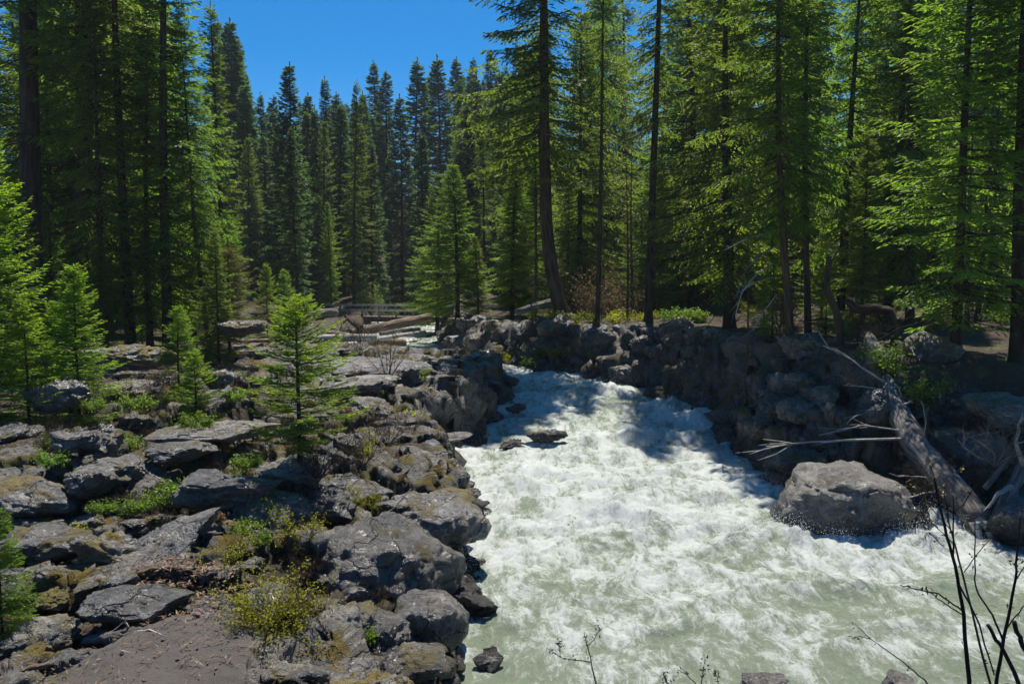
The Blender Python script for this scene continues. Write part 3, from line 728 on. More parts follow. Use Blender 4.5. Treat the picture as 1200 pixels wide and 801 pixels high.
def conifer(seed, H, cb, Rm, ws, nb, sp, Mc, ll, lw, droop, shape, irr, r0, mat, bark, bow=(0, 0, 0), dead=0, hang=.15, tl=.9, top_up=.55, gap=.0, nside=10, kink=None):
    r = np.random.default_rng(seed)
    def path(z):
        z = np.asarray(z, float); t = z / H
        px = bow[0] * np.sin(t * 2.2 + seed) * t; py = bow[1] * np.sin(t * 3 + seed * 2) * t
        if kink is not None: px = px + np.interp(z, kink[0], kink[1])
        return np.stack([px, py, z], -1)
    tr = MB()
    zz = np.concatenate([[-.35, 0, .25, .6], np.linspace(1.2, H, max(6, int(H / 1.3)))]) if H > 6 else np.linspace(-.1, H, 10)
    rad = r0 * np.clip(1 - np.maximum(zz, 0) / H, .03, 1) ** .8
    if H > 6: rad = rad * (1 + .75 * np.exp(-np.maximum(zz + .3, 0) / .35))
    tr.tube(path(zz), rad, nside, True, .12 if H > 6 else 0, seed)
    bz = []; z = cb * H
    while z < H * .985:
        t = (z - cb * H) / (H - cb * H)
        for _ in range(nb):
            if r.random() > gap: bz.append(z + r.uniform(-.5, .5) * ws)
        z += ws * r.uniform(.7, 1.3) * (1 - .5 * t)
    bz = np.clip(np.array(bz), .02 * H, H * .99); nB = len(bz)
    t = (bz - cb * H) / (H - cb * H); t = np.clip(t, 0, 1)
    az = r.uniform(0, 2 * math.pi, nB)
    L = Rm * (1 - t) ** shape * np.clip(.6 + 2.2 * t, 0, 1) * (1 - irr + irr * 1.6 * r.random(nB)) * (1 + .2 * np.cos(az - r.uniform(0, 6))) + .05 * Rm + .04
    slope = -droop + (top_up + droop) * t ** 1.4 + r.normal(0, .10, nB)
    B = path(bz)
    cx, sx = np.cos(az), np.sin(az)
    def pt(i, s):
        h = L[i] * s
        return B[i] + np.stack([cx[i] * h, sx[i] * h, L[i] * (slope[i] * s - .28 * droop * s ** 2 + .16 * s ** 3)], -1)
    # limbs
    for i in range(nB):
        rb = max(.004, min(.05, .012 * L[i] + .003)) * (1 if H > 6 else .8)
        tr.tube(np.stack([pt(i, s) for s in (0, .35, .7, .97)]), [rb, rb * .75, rb * .45, rb * .15], 3, False)
    # bare dead branches under the crown
    for i in range(dead):
        z0 = r.uniform(.06, max(cb, .12) * 1.15) * H; a = r.uniform(0, 6.28); l = r.uniform(.5, 1.6) * Rm * .55
        s = np.linspace(0, 1, 5)[:, None]; p0 = path(z0)
        d_ = np.array([math.cos(a), math.sin(a), r.uniform(-.45, .1)])
        pts = p0 + d_ * l * s + np.array([0, 0, -.3 * l]) * s ** 2 + r.normal(0, .03 * l, (5, 3)) * s
        tr.tube(pts, .014 * (1 - .8 * s[:, 0]) + .003, 3, False)
        for k in range(3):
            q = pts[rnd.randint(1, 3)]; e = q + (d_ * .5 + r.normal(0, .6, 3)) * l * .3
            tr.tube([q, (q + e) / 2 + r.normal(0, .02, 3), e], [.006, .004, .002], 3, False)
    # sprays
    jmax = int(np.ceil(L.max() / sp)) + 1
    I, J, S = np.meshgrid(np.arange(nB), np.arange(jmax), np.array([-1, 1]), indexing='ij')
    I, J, S = I.ravel(), J.ravel(), S.ravel()
    h = (J + r.random(len(J))) * sp
    ok = (h < L[I]) & (h > (.05 + .18 * (1 - t[I]) * r.random(len(J))) * L[I])
    I, S, h = I[ok], S[ok], h[ok]; n = len(I); s = h / L[I]
    P0 = pt(I, s[:, None][:, 0])
    f = np.stack([cx[I], sx[I], slope[I] - .5 * droop * s], -1); lat = np.stack([-sx[I], cx[I], np.zeros(n)], -1) * S[:, None]
    ang = (1.15 - .5 * s + r.normal(0, .15, n))[:, None]
    td = f * np.cos(ang) + lat * np.sin(ang); td[:, 2] += -hang * r.random(n) * 1.2 + r.normal(0, .07, n)
    tlen = np.clip(.5 * (L[I] - h) + .25 * sp + .04 * Rm, 0, tl) * r.uniform(.55, 1.15, n)
    K = np.repeat(np.arange(Mc)[None], n, 0)
    fr = (K + r.random((n, Mc))) / Mc
    pos = P0[:, None] + td[:, None] * (tlen[:, None] * fr)[..., None]
    pos[..., 2] -= hang * .5 * (fr ** 2) * tlen[:, None]
    perp = np.cross(td, np.array([0, 0, 1.0])); perp /= np.linalg.norm(perp, axis=1)[:, None] + 1e-9
    dr = td[:, None] + perp[:, None] * r.normal(0, .75, (n, Mc))[..., None] + r.normal(0, .12, (n, Mc, 3))
    dr[..., 2] -= hang * .8 * r.random((n, Mc))
    pos, dr = pos.reshape(-1, 3), dr.reshape(-1, 3)
    # tips of the branches and the leader
    ti = np.repeat(np.arange(nB), 4); sT = r.uniform(.85, 1.06, len(ti))
    pT = pt(ti, sT); dT = np.stack([cx[ti], sx[ti], slope[ti]], -1) + r.normal(0, .3, (len(ti), 3))
    zl = r.uniform(.955, 1.01, 26) * H; pL = path(zl); dL = np.stack([r.normal(0, .45, 26), r.normal(0, .45, 26), np.ones(26)], -1)
    pos = np.vstack([pos, pT, pL]); dr = np.vstack([dr, dT, dL])
    nn = np.array([0, 0, 1.0]) + r.normal(0, .55, pos.shape)
    lq, wq = ll * r.uniform(.65, 1.3, len(pos)), lw * r.uniform(.7, 1.3, len(pos))
    v, q = leaf_quads(pos, dr, nn, lq, wq)
    return tr.build('trunk', bark, True), mesh('crown', v, q, mat), H

PT = {}
PT['full'] = conifer(11, 24, .07, 2.9, .42, 5, .17, 5, .24, .07, .28, .80, .35, .26, M_FIR, M_BARK, (.3, .3, 0), 6)
PT['full2'] = conifer(12, 24, .10, 2.5, .40, 5, .17, 5, .24, .07, .35, .72, .42, .24, M_FIR, M_BARK, (.4, .3, 0), 8, gap=.1)
PT['high'] = conifer(13, 28, .36, 2.7, .45, 4, .17, 5, .26, .07, .42, .62, .5, .30, M_FIR, M_BARK, (.5, .4, 0), 26, gap=.12, hang=.25)
PT['high2'] = conifer(14, 28, .50, 2.5, .48, 4, .17, 5, .26, .07, .45, .55, .55, .30, M_FIR, M_BARKR, (.4, .5, 0), 30, gap=.15, hang=.3)
PT['hem'] = conifer(15, 20, .08, 3.4, .38, 5, .15, 6, .20, .06, .40, .85, .4, .22, M_HEM, M_BARK, (.4, .3, 0), 8, hang=.35, tl=1.1)
PT['hem2'] = conifer(16, 20, .14, 3.1, .42, 5, .15, 6, .20, .06, .50, .75, .5, .22, M_HEM, M_BARK, (.5, .3, 0), 14, hang=.4, tl=1.1, gap=.12)
PT['spire'] = conifer(17, 26, .06, 3.0, .45, 6, .26, 4, .40, .13, .35, .80, .3, .26, M_FAR, M_BARK, (.2, .2, 0), 0, nside=7)
PT['spire2'] = conifer(18, 26, .08, 3.3, .48, 6, .26, 4, .40, .13, .4, .9, .4, .26, M_FAR, M_BARK, (.3, .2, 0), 0, nside=7)
PT['spire3'] = conifer(19, 26, .12, 2.6, .45, 6, .26, 4, .38, .12, .5, .65, .4, .26, M_FAR, M_BARK, (.3, .2, 0), 4, nside=7, gap=.12)
PT['young'] = conifer(20, 5, .02, 1.5, .17, 6, .075, 8, .085, .022, .10, .95, .3, .05, M_YNG, M_BARK, (.03, .03, 0), 0, hang=.05, tl=.5)
PT['young2'] = conifer(21, 5, .04, 1.25, .19, 5, .075, 8, .085, .022, .18, .85, .35, .05, M_YNG, M_BARK, (.05, .03, 0), 0, hang=.08, tl=.5)
PT['sapling'] = conifer(22, 2.8, .09, 1.15, .19, 6, .046, 10, .07, .015, .02, .78, .42, .042, M_YNG, M_BARK, (.02, .02, 0), 0, hang=.0, tl=.34, top_up=.7)
PT['sapling2'] = conifer(23, 2.2, .06, .75, .13, 5, .045, 10, .065, .015, -.05, .8, .4, .03, M_YNG, M_BARK, (.04, .03, 0), 0, hang=.02, tl=.3, top_up=.7)
PT['olive'] = conifer(24, 6, .03, 1.7, .2, 6, .09, 7, .10, .024, .05, .7, .45, .08, M_OLIVE, M_BARK, (.1, .1, 0), 0, hang=.1, tl=.6)
PT['near'] = conifer(25, 14, .08, 2.3, .3, 5, .11, 7, .15, .042, .25, .75, .4, .115, M_HEM, M_BARK, (.15, .15, 0), 14, hang=.25, tl=.8, gap=.08)
PT['snag'] = conifer(26, 12, .55, .9, .5, 2, .3, 2, .1, .03, .4, .6, .6, .09, M_DRY, M_BARKR, (.2, .2, 0), 45, gap=.4)
PT['bent'] = conifer(27, 28, .26, 3.1, .42, 5, .16, 6, .24, .065, .42, .55, .5, .31, M_FIR, M_BARKR, (.15, .2, 0), 24, gap=.08, hang=.35, kink=([-1, 0, 1.2, 2.8, 5, 9, 28], [.1, 0, -.32, -.62, -.86, -.98, -1.1]))
PT['lean'] = conifer(28, 22, .24, 3.0, .40, 5, .15, 6, .22, .06, .45, .6, .5, .19, M_FIR, M_BARKR, (.1, .2, 0), 34, gap=.1, hang=.35, kink=([-1, 0, 4, 9, 22], [.05, 0, -.45, -.85, -1.2]))
PT['slant'] = conifer(29, 24, .34, 2.7, .42, 5, .16, 6, .22, .06, .4, .6, .5, .27, M_HEM, M_BARK, (.1, .2, 0), 22, gap=.08, hang=.3, kink=([-1, 0, 4, 10, 24], [-.05, 0, .45, .9, 1.3]))

def tree(kind, x, y, H, label, cat='tree', group=None, name='conifer', rz=None, wide=1.0, z=None):
    tm, cm, h0 = PT[kind]
    s = H / h0
    tl_ = (rnd.gauss(0, .014), rnd.gauss(0, .014)) if H > 8 else (0, 0)
    e = thing(name, label, cat, (x, y, (Hgt(x, y) if z is None else z) - .04), (tl_[0], tl_[1], rnd.uniform(0, 6.28) if rz is None else rz), (s * wide, s * wide, s), group)
    link('trunk', tm, e); link('crown', cm, e)
    return e
def tree_at(kind, px, d, label, H=None, tip=None, **kw):
    x = (px - 600) / F * d
    if tip is not None: H = at(px, tip, d).z - Hgt(x, d)
    return tree(kind, x, d, H, label, **kw)

# left group
tree_at('high', 38, 30, 'massive dark furrowed conifer trunk rising past the frame top beside young bright firs', 36, wide=1.1, rz=1)
tree_at('slant', 90, 31, 'dark conifer leaning towards the river with its slanted trunk bare low down', 25, rz=0)
tree_at('high', 96, 33, 'slim dark trunk directly behind the slanted conifer', 22)
tree_at('high', 152, 29.5, 'straight thin dark conifer between the slanted one and the stout one', 22, wide=.85)
tree_at('full2', 196, 29.5, 'stout conifer with dark trunk standing behind the small fir sapling on mossy rocks', 22, wide=.9)
tree_at('full2', 262, 44, 'tall conifer whose pointed tip stands alone against the blue sky gap', tip=2, wide=1.0)
tree_at('lean', 245, 30, 'thin conifer with tilted trunk above the olive tree', 13, wide=.8, rz=0)
tree_at('olive', 268, 29, 'bushy olive brown conifer by the orange mossed rock', tip=288, wide=1.2)
tree_at('hem', 228, 34, 'yellow green drooping hemlock behind the olive brown tree', tip=150)
tree_at('hem2', 122, 29, 'drooping bright hemlock branches beside the slanted trunk', 13, wide=.95)
tree_at('hem', 66, 36, 'soft green hemlock between the massive trunk and the slanted conifer', 15)
tree_at('hem', 175, 30, 'light green hemlock filling the gap behind the thin straight trunk', 12)
tree_at('young', -14, 17.5, 'tall bright green fir at the picture edge with long layered boughs', tip=125, cat='fir', name='young_fir', wide=.72)
tree_at('young', 88, 18.0, 'bushy bright green young fir above the stacked stones', tip=308, cat='fir', name='young_fir', wide=1.15)
tree_at('young2', 28, 17.0, 'low bright young fir spreading over the shadowed boulder', tip=350, cat='fir', name='young_fir', wide=1.3)
tree_at('young2', 207, 20.5, 'small bright fir sapling on the mossy outcrop', tip=357, cat='fir', name='young_fir', wide=1.5)
tree_at('sapling2', 226, 18.6, 'knee-high fir sprouting at the edge of the pale ledge', tip=412, cat='fir', name='fir_sapling', wide=1.3)
tree_at('young2', -16, 9.0, 'fir frond hanging in at the picture edge above the bluish block', tip=592, cat='fir', name='fir_sapling', wide=1.15)
tree_at('sapling', 348, 13.7, 'slender bright green fir sapling standing alone on dark rock by the river', H=2.68, cat='fir', name='fir_sapling', z=at(348, 528, 13.7).z, rz=.4, wide=1.18)
tree_at('sapling2', 230, 15.6, 'tiny pale sapling on the wide ledge', tip=480, cat='fir', name='fir_sapling')
tree_at('young', 313, 42, 'dense small fir before the far trunks near the footbridge', tip=308, cat='fir', name='young_fir', wide=.9)
tree_at('young2', 333, 45, 'paler small fir just next to the dense small one', tip=315, cat='fir', name='young_fir', wide=1.1)
# centre
tree_at('spire', 342, 64, 'big dark conifer with the highest tip over the log pile', tip=74, wide=1.1)
tree_at('spire3', 350, 56, 'thin conifer with long bare trunk before the big dark one', tip=150, wide=.8)
tree_at('full2', 415, 69, 'straight dark conifer behind the near end of the footbridge', tip=92, wide=.85)
tree_at('spire2', 437, 72, 'paler broad conifer beside the footbridge', tip=165, wide=1.0)
tree_at('hem', 388, 70, 'small green conifer at the foot of the straight dark one', tip=235, wide=.8)
tree_at('hem', 536, 46, 'bright green broad conifer on the rock at the far end of the footbridge', tip=188, wide=1.5)
tree_at('hem', 512, 53, 'second bright conifer hiding the end of the footbridge', tip=200, wide=1.2)
tree_at('hem', 560, 45, 'low spreading yellow green conifer above the cliff end', tip=275, wide=1.4)
tree_at('hem2', 600, 44, 'mid green conifer between the bridge end and the bent trunk', tip=185, wide=1.2)
tree_at('spire', 497, 74, 'dark conifer rising behind the bright pair at the bridge end', tip=155)
# right group
tree_at('bent', 662, 36, 'large conifer with a bent swollen base on the cliff top', 25, rz=0, wide=1.2)
tree_at('high2', 700, 35.5, 'slim straight conifer between the bent tree and the dark pole-like one', 18, wide=.6)
tree_at('high', 760, 33.5, 'pole-like dark conifer standing at the cliff rim with its shadow on the rock', 23, wide=.75)
tree_at('snag', 735, 36.5, 'thin dead brown trunk with twigs behind the pole-like conifer', 8)
tree_at('snag', 742, 38, 'second thin dead trunk just behind the first dead one', 9)
tree_at('hem', 628, 41, 'bright drooping hemlock behind the bent tree', tip=170, wide=1.1)
tree_at('hem', 680, 46, 'dense hemlock behind the slim straight conifer', 17)
tree_at('hem2', 855, 30, 'large shaggy hemlock overhanging the shaded cliff', 15.5, wide=1.3)
tree_at('hem', 812, 45, 'tall lush green hemlock next to the pole-like conifer', 22, wide=1.1)
tree_at('lean', 928, 23.6, 'leaning conifer with a scarred bare trunk and pale dead boughs', 14.5, rz=0)
tree_at('lean', 948, 27, 'second leaning conifer close behind the scarred one', 16, rz=.3, wide=.9)
tree_at('snag', 876, 24.2, 'short leaning dead trunk near the scarred leaning tree', 6)
tree_at('near', 1122, 20.3, 'wide bright conifer with layered boughs beside the black domed boulder', 13.5, wide=1.15)
tree_at('high', 1196, 19.6, 'dark trunk at the picture edge beyond the wide bright conifer', 17, wide=1.1)
tree_at('hem2', 985, 30, 'hemlock standing behind the arching mossed root', 15)
tree_at('full', 1040, 30, 'shaded conifer between the arching root and the wide bright one', 17)
tree_at('near', 1010, 25.5, 'slim young hemlock above the arching root', 6.5)

# skyline over the far hill, counted along the sky gap
SKY = [(296, 118, 84), (311, 108, 92), (330, 112, 96), (366, 110, 92), (389, 92, 100), (402, 110, 88), (428, 108, 96), (446, 72, 110), (458, 84, 104), (472, 112, 92), (487, 69, 110), (504, 92, 120), (518, 67, 116),
       (529, 66, 124), (541, 92, 108), (551, 69, 122), (562, 92, 110), (573, 60, 118), (586, 84, 98), (604, 52, 112), (622, 66, 100)]
ORD = ['first', 'second', 'third', 'fourth', 'fifth', 'sixth', 'seventh', 'eighth', 'ninth', 'tenth', 'eleventh', 'twelfth', 'thirteenth', 'fourteenth', 'fifteenth', 'sixteenth', 'seventeenth', 'eighteenth', 'nineteenth', 'twentieth', 'twenty-first']
for i, (px, tip, d) in enumerate(SKY):
    tree_at(['spire', 'spire2', 'spire3'][(i * 7) % 3], px, d, f'{ORD[i]} dark conifer of the skyline on the far hill, counted from the lone pointed tip', tip=tip, group='conifers of the far skyline', wide=rnd.uniform(.95, 1.25))
rf = random.Random(5)
placed = []
def fill(n, pxr, dr, hr, kinds, label, group, mind, wide=(.85, 1.15), maxtip=None):
    k = 0; tries = 0
    while k < n and tries < n * 60:
        tries += 1
        px = rf.uniform(*pxr); d = math.sqrt(rf.uniform(dr[0] ** 2, dr[1] ** 2)); x = (px - 600) / F * d
        if group == 'conifers of the wood above the cliff' and 590 < px < 1010 and d < 49: continue
        if any((x - a) ** 2 + (d - b) ** 2 < mind ** 2 for a, b in placed): continue
        s = terrain(np.array([x]), np.array([d]))
        if s[1][0] < 1.5: continue
        H = rf.uniform(*hr)
        if maxtip is not None:
            H = min(H, at(px, np.interp(px, *maxtip) + rf.uniform(0, 40), d).z - s[0][0])
            if H < 6: continue
        placed.append((x, d)); k += 1
        tree(rf.choice(kinds), x, d, H, label, group=group, wide=rf.uniform(*wide))
LIM = ([-300, 200, 285, 300, 330, 360, 420, 500, 590, 640, 700], [-400, -200, 20, 125, 115, 118, 110, 95, 78, 20, -300])
fill(84, (262, 640), (76, 140), (22, 32), ['spire', 'spire2', 'spire3', 'spire', 'spire2', 'full2'], 'dark conifer packed into the forest on the hill behind the footbridge', 'conifers on the hill behind the footbridge', 2.3, (1.0, 1.3), LIM)
fill(20, (285, 620), (73, 84), (8, 20), ['spire2', 'hem', 'full2', 'full'], 'conifer in the stand just behind the footbridge', 'conifers just behind the footbridge', 3, (.8, 1.0), LIM)
fill(27, (-260, 235), (36, 75), (18, 28), ['full', 'full2', 'hem', 'hem2', 'hem'], 'tall conifer deep in the shaded wood behind the stony bank', 'conifers of the wood behind the stony bank', 3.2, (.9, 1.15), LIM)
fill(52, (610, 1480), (42, 80), (20, 30), ['full', 'full2', 'hem', 'hem2', 'hem', 'hem2'], 'tall conifer deep in the shaded wood above the cliff', 'conifers of the wood above the cliff', 3.4, (.9, 1.2), LIM)
fill(7, (940, 1400), (28, 40), (12, 17), ['full2', 'hem2', 'high', 'full'], 'dark conifer of the thicket behind the fallen trunk', 'conifers behind the fallen trunk', 3.0)
fill(11, (-100, 285), (23, 34), (2.0, 6.5), ['young2', 'near', 'hem', 'hem2', 'hem'], 'small fir growing among the dark trunks behind the stony bank', 'understory firs behind the stony bank', 1.6, (1.0, 1.4))
fill(34, (600, 1300), (41, 54), (3, 9), ['young2', 'near', 'near', 'hem'], 'small fir growing among the trunks above the cliff', 'understory firs above the cliff', 1.8, (1.0, 1.4))

fill(12, (600, 1250), (27, 46), (6, 13), ['snag'], 'thin dead standing trunk among the conifers above the cliff', 'dead trunks above the cliff', 1.2, (.9, 1.3))
fill(14, (870, 1400), (23.5, 33), (1.5, 4.5), ['young2', 'near', 'hem2'], 'low young fir in the shade behind the fallen trunk', 'low firs behind the fallen trunk', 1.2, (1.1, 1.6))

# ------------------------------------------------------------------ bare brush, leafy shrubs, herbs
def grow(seed, n0, H, spread, levels=3, kids=4, r0=.012, wig=.12, up=.25):
    """polylines of a branching shrub and its twig tips"""
    r = np.random.default_rng(seed); out = []; tips = []
    def br(p, d, l, rad, lev):
        n = 5; pts = [p]; q = p.copy(); dd = d.copy()
        for i in range(n):
            dd = dd + r.normal(0, wig, 3) + np.array([0, 0, up * .1]); dd /= np.linalg.norm(dd); q = q + dd * l / n; pts.append(q.copy())
        out.append((np.array(pts), np.linspace(rad, rad * .35, n + 1)))
        if lev <= 1:
            for i in range(2, n + 1): tips.append((pts[i], dd.copy()))
        if lev > 0:
            for k in range(kids):
                i = r.integers(1, n + 1); e = dd + r.normal(0, .65, 3); e[2] += up * .3; e /= np.linalg.norm(e)
                br(pts[i].copy(), e, l * r.uniform(.35, .65), rad * .5, lev - 1)
    for i in range(n0):
        a = r.uniform(0, 6.28); d = np.array([math.cos(a) * spread, math.sin(a) * spread, 1.0]) * 1.0; d /= np.linalg.norm(d)
        br(np.array([math.cos(a), math.sin(a), 0]) * .06 * r.random(), d, H * r.uniform(.55, .9), r0, levels - 1)
    return out, tips
def shrub(seed, n0, H, spread, levels, kids, r0, mat, leaves=0, leaf=None, lsz=.03, wig=.12, up=.25):
    br, tips = grow(seed, n0, H, spread, levels, kids, r0, wig, up)
    b = MB()
    for p, rad in br: b.tube(p, rad, 4, False)
    stem = b.build('stem', mat, True); fol = None
    if leaves:
        r = np.random.default_rng(seed + 99)
        tp = np.array([t[0] for t in tips]); td = np.array([t[1] for t in tips])
        k = r.integers(0, len(tp), leaves)
        dr = td[k] * .5 + r.normal(0, .7, (leaves, 3)); nn = r.normal(0, .7, (leaves, 3)) + np.array([0, 0, 1])
        v, q = leaf_quads(tp[k] + r.normal(0, lsz * .7, (leaves, 3)), dr, nn, lsz * r.uniform(.6, 1.3, leaves), lsz * .62 * r.uniform(.7, 1.2, leaves))
        fol = mesh('foliage', v, q, leaf)
    return stem, fol
SH = {
    'leafy': shrub(1, 22, 1.05, .5, 3, 6, .009, M_TWIG, 5200, M_LEAF, .042),
    'leafy2': shrub(2, 10, .8, .8, 3, 5, .008, M_TWIG, 1300, M_LEAF, .038),
    'bare': shrub(3, 16, .9, .8, 3, 5, .008, M_TWIG),
    'bare2': shrub(4, 12, 1.5, .4, 3, 5, .010, M_TWIG),
    'pale': shrub(5, 7, 1.5, .7, 3, 6, .016, M_DEAD, wig=.2),
    'dry': shrub(6, 14, 2.2, .7, 3, 6, .016, M_TWIG, 1900, M_DRY, .08),
    'green': shrub(7, 14, 1.6, .6, 3, 5, .012, M_TWIG, 1500, M_GREEN, .09),
    'herb': shrub(8, 34, .30, 1.4, 2, 4, .004, M_TWIG, 1300, M_GREEN, .05),
    'tuft': shrub(9, 20, .3, 1.0, 2, 3, .004, M_TWIG, 300, M_LEAF, .05),
    'straw': shrub(11, 40, .26, 1.1, 2, 3, .004, M_TWIG, 700, M_DRY, .07),
    'fern': shrub(10, 22, .5, 1.0, 2, 5, .005, M_TWIG, 700, M_GREEN, .06),
}
def bush(kind, px, py, d, s, label, group=None, cat='shrub', name='shrub', z=None, rz=None, sc=None):
    p = at(px, py, d)
    if z is None: p.z = Hgt(p.x, d)
    e = thing(name, label, cat, p, (0, 0, rnd.uniform(0, 6.28) if rz is None else rz), sc or s, group)
    st, fo = SH[kind]
    link('stem', st, e)
    if fo: link('foliage', fo, e)
    return e
bush('leafy', 322, 772, 8.9, .84, 'yellow-leaved spring shrub at the edge of the silt patch', z=1)
bush('leafy2', 250, 690, 10.2, .8, 'loose yellow-leaved shrub beside the bark litter', z=1)
bush('leafy2', 355, 640, 11.6, .8, 'thin yellow-leaved twigs above the flat-topped block', z=1)
bush('leafy2', 430, 598, 13.4, .6, 'sparse leafy twigs hanging below the sapling rock', z=1)
bush('leafy2', 222, 720, 9.6, .5, 'tiny leafy sprig at the back of the silt patch', z=1)
bush('bare', 372, 560, 13.4, 1.0, 'tangle of bare brown brush under the sapling', z=1)
bush('bare', 425, 545, 14.8, 1.0, 'reddish bare brush on the slope beside the sapling', z=1)
bush('bare', 455, 520, 17.5, 1.0, 'bare brush above the moss draped rock', z=1)
bush('bare2', 455, 445, 24.5, 1.1, 'tall grey bare bush on the flat ledge', z=1)
bush('bare2', 420, 425, 29, 1.2, 'grey bare bush before the log pile', z=1)
bush('bare', 95, 440, 18, 1.3, 'brown bare thicket under the bushy young fir')
bush('bare', 170, 440, 19, 1.3, 'brown bare thicket beside the mossy outcrop')
bush('bare', 275, 425, 23, 1.2, 'dry brush under the olive brown conifer')
bush('bare', 940, 590, 16.1, .9, 'rust brown twigs on the mossy lobe of the great boulder', z=1)
bush('tuft', 485, 505, 20.2, 2.0, 'golden grass tuft on the moss draped rock', cat='plant', name='grass_tuft', z=1)
bush('tuft', 468, 530, 18.5, 1.4, 'smaller golden tuft beneath the bare brush', cat='plant', name='grass_tuft', z=1)
bush('tuft', 508, 485, 23.6, 1.4, 'yellow tuft in the crack of the split rock', cat='plant', name='grass_tuft', z=1)
bush('pale', 1165, 545, 15.4, .9, 'pale bare bush beside the driftwood root', z=1)
bush('bare2', 1085, 600, 15.2, .7, 'thin twigs rising between the great boulder and the fallen trunk', z=1)
bush('bare2', 1135, 560, 16.2, .9, 'grey twig thicket behind the end of the fallen trunk')
bush('pale', 1110, 520, 17.2, .8, 'pale twiggy brush on the slope behind the fallen trunk')
bush('pale', 1000, 450, 19.5, .7, 'pale dead brush behind the fallen trunk', z=1)
bush('dry', 705, 360, 38, 1.0, 'brown dry shrub behind the slim straight conifer')
bush('dry', 683, 360, 39, 1.0, 'paler dry shrub beside the bent conifer')
bush('dry', 745, 360, 39.5, .9, 'dry shrub behind the dead trunks')
bush('green', 432, 362, 69, 1.5, 'bright yellow green bush by the footbridge railing')
bush('green', 455, 362, 70, 1.4, 'duller green bush behind the footbridge railing')
bush('leafy', 470, 372, 60, 1.6, 'low lime bush just beyond the footbridge')
bush('fern', 1045, 415, 19.6, 1.7, 'green fir sprig growing against the fallen trunk', cat='plant', name='fern')
bush('fern', 1085, 455, 18.6, 1.4, 'feathery green fern below the black domed boulder', cat='plant', name='fern')
bush('tuft', 750, 378, 34, 1.6, 'lime tuft at the foot of the pole-like conifer', cat='plant', name='grass_tuft')
bush('tuft', 800, 378, 32, 1.6, 'lime tuft on the sunlit cliff rim', cat='plant', name='grass_tuft')
bush('green', 625, 372, 36, .5, 'small green bush on the cliff rim by the pale log')
for i, (px, py, d, s) in enumerate([(190, 592, 12.3, 1.0), (215, 585, 12.5, 1.2), (245, 580, 12.6, 1.1), (270, 572, 12.9, 1.0), (160, 600, 12.0, .9), (120, 600, 12.1, .7), (230, 505, 15.4, 1.2), (160, 480, 17.5, 1.2), (290, 548, 13.9, .9), (210, 700, 9.8, .4),
                                    (60, 545, 13.5, .9), (275, 470, 19, 1), (110, 480, 17, .8), (140, 690, 10, .4), (300, 590, 12.4, .8)]):
    bush('herb', px, py, d, s, 'patch of low bright green herbs on a ledge of the near bank', 'herb patches on the near bank', 'plant', 'herb', z=1)
for i in range(46):
    px = rf.uniform(560, 1220); d = rf.uniform(21, 38); x = (px - 600) / F * d
    if terrain(np.array([x]), np.array([d]))[1][0] < 1.8: continue
    bush(rf.choice(['bare', 'fern', 'tuft', 'leafy2', 'bare2']), px, 0, d, rf.uniform(.8, 1.5), 'low scrub on the forest floor above the cliff', 'low scrub above the cliff')

for i in range(190):
    yq = rf.uniform(8.8, 26); xq = rf.uniform(-.62, -.06) * yq
    a_ = terrain(np.array([xq]), np.array([yq]))
    if a_[1][0] < .9 or a_[4][0] > .15: continue
    k = rf.choice(['bare', 'herb', 'tuft', 'straw', 'straw', 'bare'])
    bush(k, xq / yq * F + 600, 0, yq, rf.uniform(.4, .8) * (1.3 if k == 'herb' else 1), {'bare': 'small tuft of bare brown brush between the stones of the near bank', 'herb': 'small green herb between the stones of the near bank', 'tuft': 'small yellow grass tuft between the stones of the near bank', 'straw': 'small dry straw tuft between the stones of the near bank'}[k],
         {'bare': 'bare brush between the stones', 'herb': 'herbs between the stones', 'tuft': 'grass tufts between the stones', 'straw': 'dry straw tufts between the stones'}[k], {'bare': 'shrub', 'herb': 'plant', 'tuft': 'plant', 'straw': 'plant'}[k], {'bare': 'shrub', 'herb': 'herb', 'tuft': 'grass_tuft', 'straw': 'grass_tuft'}[k])
for i in range(14):
    px = rf.uniform(570, 830); d = rf.uniform(33.5, 36.5)
    bush(rf.choice(['tuft', 'herb', 'tuft']), px, 0, d, rf.uniform(1.2, 2.2), 'mossy yellow green tuft on the rim of the cliff', 'tufts on the cliff rim', 'plant', 'grass_tuft')

# bare stems close to the camera
def stems(name, label, base, lines, mat, buds=None, bcol=None, seed=0):
    e = thing(name, label, 'twig', base)
    b = MB(); r = np.random.default_rng(seed); bp = []
    B = np.array(base)
    for pts, r0, r1 in lines:
        p = np.array(pts) - B
        t = np.linspace(0, 1, len(p)); tt = np.linspace(0, 1, len(p) * 4)
        q = np.stack([np.interp(tt, t, p[:, i]) for i in range(3)], 1); q += r.normal(0, .0015, q.shape)
        b.tube(q, np.linspace(r0, r1, len(q)), 6)
        for k in range(len(q) // 3): bp.append(q[r.integers(len(q) // 3, len(q))])
    link('stem', b.build('stem', mat, True), e)
    if buds:
        bp = np.array(bp); k = r.integers(0, len(bp), buds)
        v, q = leaf_quads(bp[k] + r.normal(0, .012, (buds, 3)), r.normal(0, 1, (buds, 3)) + np.array([0, 0, .3]), r.normal(0, 1, (buds, 3)), r.uniform(.012, .03, buds), r.uniform(.006, .012, buds))
        link('foliage', mesh('foliage', v, q, bcol), e)
    return e
D0 = 3.2
def ln(d, *pp): return [at(px, py, d) for px, py in pp]
